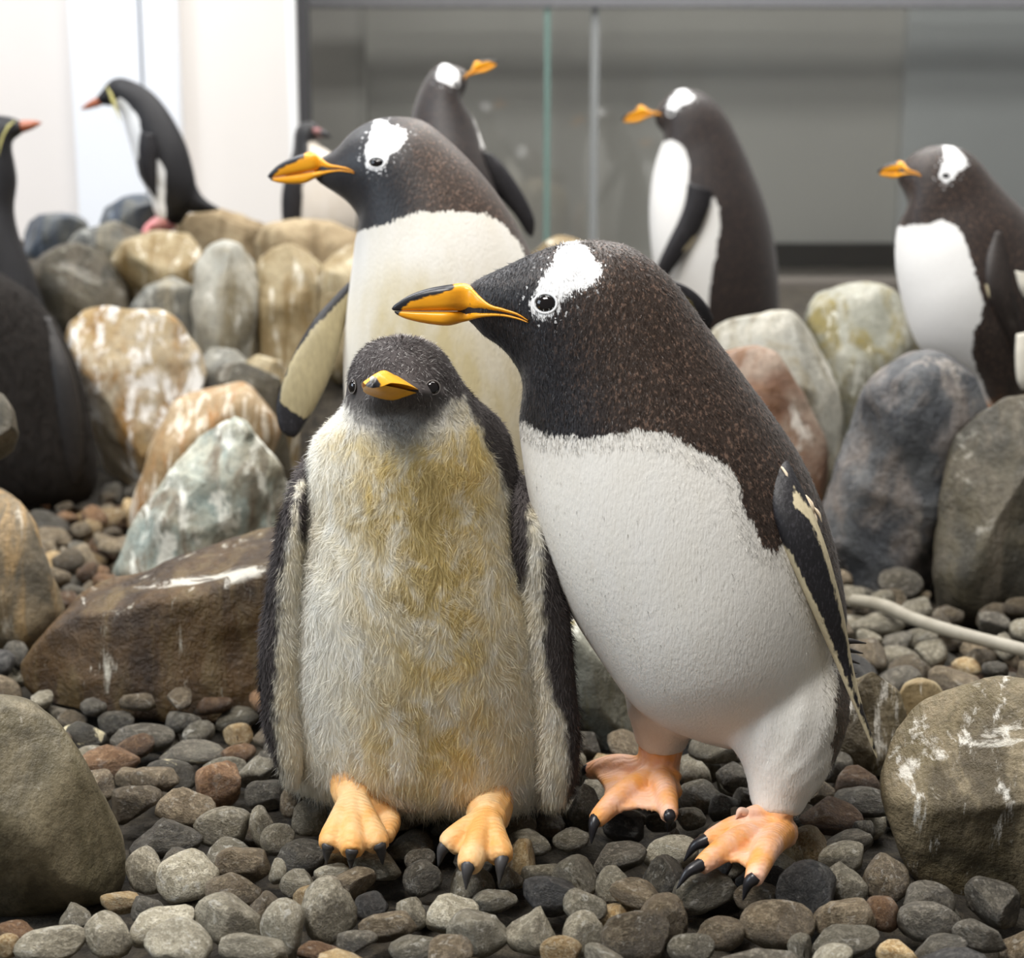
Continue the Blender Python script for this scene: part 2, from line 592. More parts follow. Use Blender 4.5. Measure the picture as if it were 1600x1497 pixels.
V, Fs = box(wall_x(921, GY), wall_x(933, GY), GY - 0.014, GY + 0.012, 0.05, 3.4)
solo('trim_4', V, Fs, edge2_m, 'pale vertical joint strip on the glass screen', kind='structure', smooth=False)
V, Fs = box(wall_x(488, GY), 4.2, GY - 0.04, GY + 0.04, at(800, 12, GY)[2], at(800, 12, GY)[2] + 0.12)
solo('trim_5', V, Fs, plain('rail_grey', (0.16, 0.16, 0.17), 0.4, 0.5, 0.1), 'grey rail along the top of the glass screen', kind='structure', smooth=False)


# ------------------------------------------------------------------ boulders
def ico(sub):
    bm = bmesh.new()
    bmesh.ops.create_icosphere(bm, subdivisions=sub, radius=1.0)
    V = np.array([v.co[:] for v in bm.verts])
    Fs = [tuple(v.index for v in f.verts) for f in bm.faces]
    bm.free()
    return V, Fs


ICO = {k: ico(k) for k in (2, 3, 4, 5, 6)}


def rough_up(V, N, amp, freq, seed, ridge=0.0):
    o = Vector((seed * 7.3, seed * 3.1, seed * 1.7))
    D = np.empty(len(V))
    for i, v in enumerate(V):
        p = Vector(v)
        a = mn.fractal(p * freq + o, 1.0, 2.0, 4)
        b = mn.noise(p * freq * 0.45 + o)
        r = -abs(mn.noise(p * freq * 0.8 - o)) if ridge else 0.0
        D[i] = amp * (0.55 * a + 1.2 * b + ridge * r)
    return V + N * D[:, None]


ROCKS = []
PENDING = []


def leave(V, bvh, dirs, keep=0.0015):
    """points of V inside the closed shell bvh go along dirs to its surface, a slight press remains"""
    up = Vector((0.31, 0.17, 0.94)).normalized()
    for i, v in enumerate(V):
        p = Vector(v)
        k, q = 0, p.copy()
        while k < 9:
            h = bvh.ray_cast(q, up)
            if h[0] is None:
                break
            k += 1
            q = h[0] + up * 1e-5
        if k % 2 == 0:
            continue
        d = Vector(dirs[i] if hasattr(dirs, 'shape') and dirs.ndim == 2 else dirs).normalized()
        h = bvh.ray_cast(p, d)
        if h[0] is not None and h[3] > keep:
            V[i] = np.array(p + d * (h[3] - keep))
    return V


def settle_rocks():
    order = sorted(range(len(PENDING)), key=lambda i: PENDING[i][0])
    done = {}
    for i in order:      # nearest first; a stone behind gives way, hidden behind the nearer one
        Y, V, Fs, c, mat, label, group, name = PENDING[i]
        for j, (Vj, bj) in done.items():
            if (V.min(0) > Vj.max(0)).any() or (V.max(0) < Vj.min(0)).any():
                continue
            V = leave(V, bj, c - V)
        done[i] = (V, BVHTree.FromPolygons([Vector(v) for v in V], Fs))
    for i, (Y, V, Fs, c, mat, label, group, name) in enumerate(PENDING):
        V = done[i][0]
        ROCKS.append(V)
        solo(name, V, Fs, mat, label, 'rock', group)



def rock(outline, Y, depth, mat, label, seed, amp=0.006, freq=14, e=2.5, sub=5, group=None, ridge=0.6, name='boulder', zmin=-0.06, facets=6, perched=False):
    W = np.array([at(x, y, Y) for x, y in outline])
    c = (W.min(0) + W.max(0)) / 2
    q = np.stack([W[:, 0] - c[0], W[:, 2] - c[2]], -1)
    ang = np.linspace(0, 2 * math.pi, 256, endpoint=False)
    r = np.zeros(256)
    for a, b in zip(q, np.roll(q, -1, 0)):
        d = np.stack([np.cos(ang), np.sin(ang)], -1)
        s = b - a
        den = d[:, 0] * s[1] - d[:, 1] * s[0]
        den[np.abs(den) < 1e-9] = 1e-9
        t = (a[0] * s[1] - a[1] * s[0]) / den
        u = (a[0] * d[:, 1] - a[1] * d[:, 0]) / den
        ok = (t > 0) & (u >= 0) & (u <= 1)
        r[ok] = np.maximum(r[ok], t[ok])
    k = np.exp(-np.linspace(-2, 2, 13) ** 2)
    r = np.convolve(np.concatenate([r[-6:], r, r[:6]]), k / k.sum(), 'valid')
    S, Fs = ICO[sub]
    rho = np.hypot(S[:, 0], S[:, 2])
    th = np.arctan2(S[:, 2], S[:, 0]) % (2 * math.pi)
    kk = (rho ** e + np.abs(S[:, 1]) ** e) ** (-1 / e)
    rr = np.interp(th, np.append(ang, 2 * math.pi), np.append(r, r[0]))
    dv = c - CAM
    dv /= np.linalg.norm(dv)
    V = c + np.outer(rr * rho * kk * np.cos(th), RT) + np.outer(rr * rho * kk * np.sin(th), [0, 0, 1.0]) + np.outer(S[:, 1] * kk * depth, dv)
    rg = np.random.default_rng(seed)
    for _ in range(facets):      # broken faces, turned towards the front so that the outline keeps its shape
        nrm = rg.normal(0, 1, 3) - dv * 1.3 + np.array([0, 0, 0.25])
        nrm /= np.linalg.norm(nrm)
        dd = (V - c) @ nrm
        lim = dd.max() * rg.uniform(0.70, 0.90)
        k_ = 9.0 / dd.max()
        soft = -np.logaddexp(-k_ * 3 * dd, -k_ * 3 * lim) / (k_ * 3)
        V = V + np.outer(np.minimum(0, soft - dd), nrm)
    zg = float(ground_z(c[0], Y)) - 0.02
    if not perched and V[:, 2].min() > zg:      # the hidden foot of the stone reaches the ground
        lowr = V[:, 2] < c[2]
        V[lowr, 2] = c[2] - (c[2] - V[lowr, 2]) * (c[2] - zg) / (c[2] - V[:, 2].min())
    V = rough_up(V, vnormals(V, Fs), amp * 1.35, freq, seed, ridge)
    V[:, 2] = np.maximum(V[:, 2], zmin)
    PENDING.append((Y, V, Fs, c, mat, label, group, name))


def hull_rock(pts, voxel, mat, label, seed, amp, freq, smooth=8, ridge=0.8, name='boulder'):
    bm = bmesh.new()
    for x, y, Y in pts:
        bm.verts.new(at(x, y, Y))
    bmesh.ops.convex_hull(bm, input=bm.verts)
    bm.verts.index_update()
    V = np.array([v.co[:] for v in bm.verts])
    Fs = [tuple(v.index for v in f.verts) for f in bm.faces]
    bm.free()
    V, Fs = fuse([(V, Fs)], voxel, smooth)
    V = rough_up(V, vnormals(V, Fs), amp, freq, seed, ridge)
    PENDING.append((V[:, 1].mean(), V, Fs, V.mean(0), mat, label, None, name))


m_smooth = rock_mat('rock_olive_smooth', (0.075, 0.062, 0.036), (0.13, 0.11, 0.062), (0.19, 0.16, 0.10), 7, (0.55, 0.52, 0.45), 0.7, stretch=(1.6, 1, 0.35), rough=0.5, bump=0.4, thr=0.63)
m_brown = rock_mat('rock_brown_wet', (0.030, 0.015, 0.005), (0.095, 0.050, 0.014), (0.125, 0.082, 0.032), 9, (0.58, 0.55, 0.46), 0.85, stretch=(1.5, 1, 0.3), rough=0.42, bump=0.7, thr=0.61, top=0.8)
m_streak = rock_mat('rock_tan_streaked', (0.10, 0.085, 0.06), (0.26, 0.20, 0.12), (0.36, 0.24, 0.11), 8, (0.62, 0.56, 0.45), 0.7, stretch=(2.2, 1, 0.25), rot=(0, 0.35, 0), rough=0.6)
m_bluegreen = rock_mat('rock_pale_bluegreen', (0.30, 0.36, 0.33), (0.55, 0.53, 0.42), (0.20, 0.16, 0.11), 9, (0.80, 0.80, 0.72), 0.9, stretch=(1.4, 1, 0.5), rot=(0, 0.5, 0), rough=0.6, thr=0.52)
m_stripe = rock_mat('rock_tan_striped', (0.32, 0.21, 0.10), (0.44, 0.33, 0.20), (0.36, 0.17, 0.05), 7, (0.74, 0.66, 0.54), 0.85, stretch=(2.6, 1, 0.4), rot=(0, -0.7, 0), rough=0.6, thr=0.5)
m_cream = rock_mat('rock_cream_tan', (0.46, 0.40, 0.30), (0.42, 0.30, 0.14), (0.30, 0.16, 0.04), 6, (0.82, 0.80, 0.76), 0.95, stretch=(1.3, 1, 0.6), rot=(0, 0.4, 0), rough=0.6, thr=0.50)
m_pale = rock_mat('rock_pale_grey', (0.36, 0.355, 0.31), (0.50, 0.48, 0.41), (0.24, 0.20, 0.12), 8, (0.78, 0.77, 0.71), 0.8, rough=0.6)
m_palegreen = rock_mat('rock_pale_green', (0.25, 0.25, 0.20), (0.38, 0.37, 0.31), (0.19, 0.15, 0.04), 8, (0.70, 0.70, 0.63), 0.75, stretch=(1.5, 1, 0.5), rough=0.6)
m_red = rock_mat('rock_red_brown', (0.20, 0.105, 0.065), (0.33, 0.25, 0.19), (0.20, 0.09, 0.035), 9, (0.68, 0.63, 0.56), 0.9, rough=0.6, thr=0.56)
m_bluegrey = rock_mat('rock_blue_grey', (0.055, 0.06, 0.07), (0.13, 0.135, 0.14), (0.24, 0.21, 0.19), 8, (0.32, 0.29, 0.26), 0.8, stretch=(1, 1, 0.55), rot=(0, 0.5, 0), rough=0.5, bump=0.8)
m_darkbrown = rock_mat('rock_dark_olive', (0.045, 0.040, 0.028), (0.09, 0.075, 0.045), (0.12, 0.10, 0.07), 9, (0.45, 0.44, 0.38), 0.8, stretch=(1.6, 1, 0.35), rough=0.5, bump=0.7, thr=0.66, top=0.35)
m_splash = rock_mat('rock_splashed', (0.085, 0.065, 0.035), (0.17, 0.135, 0.07), (0.25, 0.20, 0.12), 8, (0.68, 0.65, 0.58), 0.9, stretch=(1.9, 1, 0.32), rot=(0, 0.75, 0), rough=0.5, bump=0.7, thr=0.54, top=0.6)
m_tan = rock_mat('rock_tan', (0.27, 0.20, 0.10), (0.40, 0.33, 0.20), (0.20, 0.13, 0.045), 9, (0.70, 0.66, 0.56), 0.8, stretch=(2.0, 1, 0.3), rough=0.6)
m_grey = rock_mat('rock_grey_back', (0.13, 0.135, 0.13), (0.24, 0.23, 0.19), (0.30, 0.27, 0.20), 9, (0.55, 0.55, 0.50), 0.6, rough=0.6)
m_navy = rock_mat('rock_slate_blue', (0.045, 0.06, 0.085), (0.10, 0.12, 0.15), (0.16, 0.16, 0.14), 9, (0.30, 0.34, 0.40), 0.5, rough=0.5)
m_sand = rock_mat('rock_sandy_brown', (0.30, 0.22, 0.12), (0.42, 0.33, 0.20), (0.20, 0.14, 0.07), 10, rough=0.7)

rock([(-170, 1110), (-60, 1082), (0, 1088), (45, 1095), (90, 1130), (130, 1190), (165, 1250), (190, 1310), (196, 1365), (182, 1402), (110, 1432), (30, 1448), (-80, 1450), (-180, 1400), (-200, 1250)],
     -0.07, 0.12, m_smooth, 'smooth olive brown boulder with a thin white streak, below the brown slab', 1, 0.004, 10, 2.3, 6, facets=3)
hull_rock([(70, 985, .36), (115, 958, .36), (200, 945, .35), (290, 935, .34), (440, 885, .36), (500, 872, .40), (130, 920, .45), (250, 885, .5), (350, 845, .52), (440, 810, .55), (500, 800, .55),
           (20, 1040, .38), (28, 1078, .37), (60, 1105, .36), (150, 1128, .33), (300, 1138, .33), (450, 1130, .35), (520, 1110, .4), (100, 1000, .6), (500, 900, .66)],
          0.006, m_brown, 'flat topped wet brown slab with white droppings beside the chick', 2, 0.008, 16, 14)
rock([(-120, 730), (-40, 705), (0, 718), (30, 760), (60, 840), (88, 915), (97, 965), (70, 1010), (30, 1060), (0, 1100), (-100, 1110), (-160, 950)],
     0.62, 0.14, m_streak, 'tan streaked boulder cut by the frame, behind the brown slab', 3, 0.008, 12)
rock([(-60, 640), (-20, 602), (8, 612), (26, 640), (35, 680), (26, 708), (0, 722), (-50, 720)], 0.66, 0.06, m_darkbrown, 'small dark rounded stone on top of the tan streaked boulder', 4, 0.004, 14, sub=4, perched=True)
rock([(170, 865), (200, 810), (240, 770), (285, 722), (308, 682), (345, 646), (400, 636), (440, 658), (462, 700), (470, 800), (440, 850), (380, 880), (300, 905), (220, 905), (178, 895)],
     0.95, 0.13, m_bluegreen, 'pale blue green mottled boulder behind the brown slab', 5, 0.010, 14, 2.4, 6, ridge=1.0)
rock([(195, 770), (215, 735), (240, 680), (270, 622), (310, 595), (360, 586), (405, 598), (432, 630), (440, 680), (400, 760), (300, 800), (220, 800)],
     1.25, 0.12, m_stripe, 'orange tan boulder with curved pale stripes', 6, 0.006, 11)
rock([(104, 505), (128, 478), (165, 468), (200, 478), (250, 479), (285, 500), (312, 542), (327, 585), (305, 640), (265, 710), (210, 765), (160, 770), (140, 650), (115, 565)],
     1.55, 0.14, m_cream, 'large cream and tan boulder beside the dark bird', 7, 0.009, 10, 2.6, 6)
# terrace at the back left
back = 'terrace stones at the back left'
for i, (ol, Y, d, m, lab) in enumerate([
    ([(32, 380), (42, 345), (70, 326), (105, 326), (138, 345), (150, 385), (140, 420), (60, 425)], 2.44, 0.12, m_navy, 'slate blue stone on top of the terrace by the white wall'),
    ([(158, 350), (165, 325), (190, 306), (225, 302), (250, 318), (262, 350), (255, 390), (170, 390)], 2.25, 0.10, m_navy, 'dark slate stone below the rockhopper penguin'),
    ([(40, 430), (70, 395), (120, 378), (165, 395), (200, 440), (205, 490), (160, 510), (60, 500)], 1.95, 0.14, m_darkbrown, 'olive stone in the terrace below the slate stones'),
    ([(90, 400), (120, 360), (180, 345), (230, 365), (245, 420), (200, 460), (110, 440)], 2.12, 0.12, m_grey, 'grey green stone between the slate stones'),
    ([(175, 410), (190, 380), (240, 355), (300, 358), (325, 400), (320, 450), (270, 480), (200, 470)], 1.98, 0.13, m_tan, 'tan green stone under the feet of the rockhopper penguin'),
    ([(205, 480), (225, 445), (270, 425), (310, 450), (330, 500), (320, 560), (230, 560)], 1.82, 0.12, m_grey, 'grey stone behind the cream boulder'),
    ([(298, 470), (306, 410), (325, 380), (352, 372), (380, 382), (402, 410), (410, 480), (398, 550), (340, 580), (305, 555)], 1.75, 0.11, m_pale, 'tall pale slab stone streaked white in the terrace'),
    ([(398, 470), (402, 410), (425, 386), (455, 379), (485, 388), (503, 412), (506, 480), (498, 550), (440, 570), (402, 550)], 1.78, 0.11, m_tan, 'tall tan slab stone beside the pale slab'),
    ([(488, 450), (500, 405), (530, 378), (570, 372), (610, 400), (620, 480), (600, 560), (520, 560), (492, 520)], 1.76, 0.11, m_tan, 'tan slab stone behind the middle gentoo'),
    ([(270, 370), (285, 340), (330, 325), (380, 330), (420, 352), (440, 385), (400, 420), (300, 415)], 2.34, 0.12, m_sand, 'sandy brown rock behind the pale slab'),
    ([(395, 380), (410, 350), (460, 335), (520, 345), (570, 370), (590, 420), (500, 440), (410, 420)], 2.02, 0.10, m_sand, 'sandy brown rock under the small penguin with the pink face'),
    ([(308, 560), (330, 535), (370, 540), (395, 570), (400, 610), (340, 620), (310, 600)], 1.62, 0.06, m_grey, 'small grey stone between the cream boulder and the pale slab'),
    ([(375, 580), (400, 552), (440, 560), (470, 590), (470, 640), (390, 630)], 1.54, 0.06, m_tan, 'small tan stone behind the striped boulder'),
    ([(320, 585), (335, 570), (380, 565), (440, 590), (460, 640), (400, 650)], 1.42, 0.045, m_darkbrown, 'low dark stone behind the striped boulder'),
]):
    rock(ol, Y, d, m, lab, 20 + i, 0.007, 12, 2.6, 5, back)
# right side
rock([(1105, 530), (1115, 510), (1140, 497), (1200, 488), (1240, 487), (1268, 510), (1292, 560), (1318, 625), (1318, 690), (1280, 730), (1180, 720), (1110, 640)],
     1.30, 0.11, m_pale, 'pale grey boulder behind the red brown stone', 40, 0.006, 12)
rock([(1090, 570), (1130, 545), (1180, 536), (1217, 547), (1242, 582), (1272, 640), (1292, 690), (1288, 760), (1230, 800), (1120, 760), (1080, 660)],
     1.12, 0.10, m_red, 'red brown stone with a white top edge beside the leaning gentoo', 41, 0.008, 12, 2.9)
rock([(1256, 500), (1275, 450), (1310, 432), (1350, 440), (1400, 460), (1428, 500), (1438, 570), (1420, 640), (1340, 660), (1290, 600)],
     1.50, 0.12, m_palegreen, 'pale green boulder with mustard stains, in front of the black skirting', 42, 0.008, 12)
rock([(1278, 790), (1285, 730), (1302, 685), (1332, 618), (1365, 572), (1410, 556), (1470, 561), (1522, 590), (1545, 650), (1530, 720), (1500, 790), (1478, 870), (1440, 912), (1390, 930), (1335, 915), (1300, 860)],
     0.95, 0.14, m_bluegrey, 'blue grey boulder with dark folds under the gentoo with the white breast', 43, 0.012, 9, 2.8, 6, ridge=1.3)
rock([(1455, 870), (1470, 760), (1488, 690), (1528, 640), (1562, 611), (1610, 604), (1690, 640), (1730, 780), (1710, 900), (1620, 930), (1540, 930), (1480, 922)],
     0.80, 0.13, m_darkbrown, 'dark olive boulder with white droppings, beside the blue grey boulder', 44, 0.008, 10, 2.9, 6)
rock([(1382, 1220), (1400, 1130), (1430, 1090), (1490, 1068), (1560, 1064), (1620, 1070), (1720, 1110), (1770, 1250), (1730, 1400), (1640, 1450), (1560, 1448), (1500, 1425), (1440, 1385), (1408, 1340), (1388, 1275)],
     -0.03, 0.13, m_splash, 'brown boulder splashed with white droppings, next to the flipper tip', 45, 0.008, 11, 2.6, 6)
rock([(1296, 1200), (1305, 1130), (1328, 1062), (1365, 1040), (1400, 1075), (1420, 1130), (1405, 1200), (1340, 1215)],
     0.22, 0.06, m_splash, 'small brown stone splashed white behind the flipper tip', 46, 0.008, 18)
rock([(880, 1130), (885, 980), (905, 955), (935, 985), (985, 1080), (1005, 1140), (960, 1160), (905, 1155)],
     0.30, 0.06, m_palegreen, 'pale green stone seen between the chick and the leaning gentoo', 47, 0.004, 14)
rock([(815, 420), (825, 380), (860, 364), (900, 364), (950, 380), (990, 430), (960, 480), (850, 480)], 1.9, 0.12, m_tan, 'pale tan rock behind the head of the leaning gentoo', 48, 0.006, 12)
rock([(1395, 1100), (1415, 1070), (1450, 1060), (1480, 1080), (1470, 1110), (1410, 1120)], 0.27, 0.04, m_tan, 'small tan stone behind the splashed boulder', 49, 0.004, 20, sub=4)

rock([(1455, 688), (1490, 668), (1560, 660), (1640, 663), (1710, 688), (1730, 780), (1600, 800), (1470, 790)], 1.27, 0.11, m_grey, 'flat grey stone the gentoo with the broad white breast stands on', 50, 0.004, 10, 3.2)
settle_rocks()

# pale hose lying on the gravel
hp = [gnd(1335, 938, 0.035), gnd(1380, 946, 0.05), gnd(1430, 968, 0.05), gnd(1500, 990, 0.05), gnd(1600, 1016, 0.05), gnd(1720, 1048, 0.05)]
V, Fs = tube(hp, [0.009] * 6, 50)
hm = NT('hose_pale', 0.5)
solo('hose', V, Fs, hm.out(hm.mix(hm.noise(hm.coord(), 30, 4), (0.16, 0.14, 0.10), (0.40, 0.37, 0.30))), 'thin pale hose lying across the gravel', 'hose')


# ------------------------------------------------------------------ penguins
M_EYE = NT('eye_dark', 0.06, 0.6).out((0.006, 0.004, 0.004, 1))
M_RING = plain('eye_ring_white', (0.80, 0.80, 0.80), 0.6)
M_RINGC = plain('eye_ring_grey', (0.13, 0.115, 0.105), 0.6)
M_CLAW = plain('claw_dark', (0.020, 0.019, 0.022), 0.32, 0.5, 0.4, 120)
M_CLAWG = plain('claw_grey', (0.055, 0.052, 0.052), 0.45, 0.5, 0.5, 160)
M_TAIL = plain('tail_dark', (0.018, 0.015, 0.015), 0.6, 0.4, 0.4, 120)
M_GENTOO = plumage('gentoo_plumage')
M_BILL = bill_mat('gentoo_bill')
M_FOOT = foot_mat('gentoo_foot')
M_FOOTC = foot_mat('chick_foot', (0.80, 0.40, 0.12), (0.86, 0.58, 0.30))
M_FLIP = flipper_mat('gentoo_flipper')


class Body:
    def __init__(s, T, parts, voxel, mat, white=(), patch=(), far='same', br=None, st=None, extra=None, zmin=None, smooth=5, name='body', far_u=-0.45, mids=None):
        V, Fs = fuse(parts, voxel, smooth)
        if zmin is not None:
            V[:, 2] = np.maximum(V[:, 2], zmin)
        s.V, s.F = V, Fs
        s.N = vnormals(V, Fs)
        P, dz = project(V)
        s.P = P
        sc = dz / F
        near = np.einsum('ij,ij->i', CAM - V, s.N) > 0
        w = np.full(len(V), -0.05)
        for p in white:
            w = np.maximum(w, psdf(p, P) * sc)
        if far == 'dark':
            w = np.where(near, w, np.minimum(w, -0.004))
        elif far == 'back':
            mx = np.interp(P[:, 1], mids[:, 0], mids[:, 1])
            hw = np.interp(P[:, 1], mids[:, 0], mids[:, 2])
            fw = (mx + far_u * hw - P[:, 0]) * sc
            w = np.where(near, w, np.minimum(np.where(w > -0.01, w, w), 1) * 0 + np.where(w < -0.012, w, fw))
        p_ = np.full(len(V), -0.05)
        for p in patch:
            p_ = np.maximum(p_, psdf(p, P) * sc)
        s.attrs = {'w': np.clip(w, -0.05, 0.05), 'p': p_, 'br': np.clip(br(P), 0, 1) if br else np.zeros(len(V)), 'st': np.clip(st(P), 0, 1) if st else np.zeros(len(V))}
        for k, f in (extra or {}).items():
            s.attrs[k] = np.clip(f(P, near), -1, 1)
        s.o = T.part(name, V, Fs, mat, None, s.attrs)
        s.bvh = BVHTree.FromPolygons([Vector(v) for v in V], Fs)

    def meets(s, px, py):
        return s.bvh.ray_cast(Vector(CAM), Vector(ray(px, py)).normalized())[0] is not None

    def hit(s, px, py):
        d = Vector(ray(px, py)).normalized()
        h = s.bvh.ray_cast(Vector(CAM), d)
        return (np.array(h[0]), np.array(h[1])) if h[0] else (at(px, py, 0), -np.array(d))

    def hit_far(s, px, py):
        d = Vector(ray(px, py)).normalized()
        h = s.bvh.ray_cast(Vector(CAM) + d * 9.0, -d)
        return (np.array(h[0]), np.array(h[1])) if h[0] else (at(px, py, 0), np.array(d))


def hug(B, st, offs, default):
    """give each station the depth of the body surface under it, less an offset"""
    out = []
    for i, q in enumerate(st):
        x, y = (q[0] + q[2]) / 2, (q[1] + q[3]) / 2
        f = i / (len(st) - 1)
        o_ = np.interp(f, np.linspace(0, 1, len(offs)), offs)
        Yh = B.hit(x, y)[0][1] if B.meets(x, y) else default
        out.append(tuple(q[:5]) + (Yh - o_,))
    return out


def frame_from(nrm):
    n = np.asarray(nrm) / np.linalg.norm(nrm)
    a = np.cross([0, 0, 1.0], n)
    a /= np.linalg.norm(a) + 1e-9
    return a, np.cross(n, a), n


def eye(T, pos, nrm, r, ring=None, ring_w=1.5, squash=0.8, out=0.25):
    a, b, n = frame_from(nrm)
    S, Fs = ICO[3]
    V = pos + np.outer(S[:, 0] * r, a) + np.outer(S[:, 1] * r * squash, b) + np.outer(S[:, 2] * r * 0.5 + r * (out - 0.42), n)
    e = T.part('eye', V, Fs, M_EYE, label='glossy dark eye')
    if ring:
        th = np.linspace(0, 2 * math.pi, 28, endpoint=False)
        R, t = r * (1 + ring_w) / 2 * 0.98, r * (ring_w - 1) * 0.5
        V, Fr = [], []
        for i, x in enumerate(th):
            for j in range(8):
                y = j * math.pi / 4
                q = R + t * math.cos(y)
                V.append(pos + a * q * math.cos(x) + b * q * squash * math.sin(x) + n * (t * 0.45 * math.sin(y) + 0.0002))
                Fr.append((i * 8 + j, ((i + 1) % 28) * 8 + j, ((i + 1) % 28) * 8 + (j + 1) % 8, i * 8 + (j + 1) % 8))
        T.part('eye_ring', np.array(V), Fr, ring, e)


BILL_UP = [(612, 482, 613, 484, .0012), (618, 475, 617, 485.5, .0045), (640, 461, 640, 486, .0085), (668, 451, 668, 486, .0120), (700, 445, 700, 486, .0155), (728, 443, 728, 486, .0190), (745, 455, 745, 486, .0215), (765, 473, 768, 487, .0250), (785, 480, 790, 490, .0290), (808, 488, 812, 496, .0330), (824, 499, 826, 503, .0350)]
BILL_LO = [(616, 486, 617, 489, .0020), (624, 486, 624, 494, .0060), (640, 486.5, 640, 500, .0080), (668, 486.5, 668, 506, .0115), (700, 486.5, 700, 509, .0150), (725, 486.5, 725, 503, .0185), (745, 487, 745, 499, .0215), (768, 488, 766, 496, .0245), (790, 490, 786, 496, .0280), (812, 496, 808, 500, .0320), (826, 503, 824, 505, .0345)]
BILL_BLACK = [(600, 470), (625, 462), (650, 447), (690, 438), (712, 438), (708, 452), (690, 459), (664, 464), (642, 472), (628, 482), (622, 492), (600, 494)]


def bill(T, tf, Y, ws=1.0, mat=M_BILL, black=BILL_BLACK, B=None):
    """tf maps the pattern bill (tip 612,482 .. gape 829,505) onto this bird"""
    blk = [tf(*p) for p in black] if black else None
    for name, st in (('upper_mandible', BILL_UP), ('lower_mandible', BILL_LO)):
        S = [tf(s[0], s[1]) + tf(s[2], s[3]) + (s[4] * ws,) for s in st]
        if B:      # the gape lies on the cheek: follow the width of the head
            for i in range(5, len(S)):
                x, y = (S[i][0] + S[i][2]) / 2, (S[i][1] + S[i][3]) / 2
                if not B.meets(x, y):
                    continue
                h, _ = B.hit(x, y)
                w_ = np.linalg.norm(at(x, y, Y) - CAM) - np.linalg.norm(h - CAM)
                S[i] = S[i][:4] + (max(0.004, w_ + 0.0028),)
        V, Fs = loft(S, Y, 44, 28, 3.2 if B else 2.0)
        P, dz = project(V)
        k = psdf(blk, P) * dz / F if blk else np.full(len(V), -0.05)
        T.part(name, V, Fs, mat, None, {'k': k})


def cone_bill(T, tip, top, bot, Y, w, mat):
    lerp = lambda a, b, f: (a[0] + (b[0] - a[0]) * f, a[1] + (b[1] - a[1]) * f)
    S = []
    for f, k in ((0.0, 0.06), (0.12, 0.30), (0.35, 0.60), (0.65, 0.84), (1.0, 1.0), (1.25, 0.9)):
        m = lerp(top, bot, 0.5)
        c = lerp(tip, m, f)
        h = ((bot[0] - top[0]) / 2 * k, (bot[1] - top[1]) / 2 * k)
        S.append((c[0] - h[0], c[1] - h[1], c[0] + h[0], c[1] + h[1], w * k))
    V, Fs = loft(S, Y, 24, 18)
    T.part('bill', V, Fs, mat, None, {'k': np.full(len(V), -0.05)})


def sim(a, b, qa, qb, flip=False, vs=1.0):
    """2-D similarity taking a->qa and b->qb, with an optional flip and squash across"""
    a, b, qa, qb = (np.array(v, float) for v in (a, b, qa, qb))
    u = b - a
    L = np.linalg.norm(u)
    u /= L
    v = np.array([-u[1], u[0]])
    U = qb - qa
    K = np.linalg.norm(U) / L
    U /= np.linalg.norm(U)
    Vv = np.array([-U[1], U[0]]) * (-1 if flip else 1)

    def f(x, y):
        d = np.array([x, y]) - a
        return tuple(qa + (U * (d @ u) + Vv * (d @ v) * vs) * K)
    return f


def slab_toes(A, tips, r0, r1, web=True, arch=0.010, th=0.006, webs=0.86):
    """toes from ankle A to tips with web between neighbours -> list of shells"""
    parts, pol = [], []
    for t in tips:
        t = np.array(t)
        B = A + (t - A) * 0.12
        m = A + (t - A) * 0.55 + np.array([0, 0, arch])
        kn = A + (t - A) * 0.86 + np.array([0, 0, arch * 0.45])
        pts = [A, B + np.array([0, 0, arch * 0.4]), m, kn, t]
        parts.append(tube(pts, [r0 * 1.1, r0, r0 * 0.86, r1 * 1.25, r1], 26, 12))
        pol.append(catmull(pts, 30))
    if web:
        for p, q in zip(pol, pol[1:]):
            G = []
            for s in np.linspace(0.05, 1, 12):
                row = []
                for t in np.linspace(0, 1, 10):
                    k = s * (webs - 0.16 * math.sin(math.pi * t)) * 29
                    i = int(k)
                    f = k - i
                    a = p[i] * (1 - f) + p[min(i + 1, 29)] * f
                    b = q[i] * (1 - f) + q[min(i + 1, 29)] * f
                    row.append(a * (1 - t) + b * t - np.array([0, 0, 0.002 * math.sin(math.pi * t)]))
                G.append(row)
            parts.append(slab(G, th))
    return parts


def claw(T, foot, a, b, r, mat, drop=0.006):
    a, b = np.array(a), np.array(b)
    d = b - a
    pts = [a - d * 0.25, a + d * 0.1 + np.array([0, 0, drop * 0.5]), a + d * 0.55 + np.array([0, 0, drop]), b]
    V, Fs = tube(pts, [r * 0.9, r, r * 0.75, r * 0.12], 16, 10)
    T.part('claw', V, Fs, mat, foot)


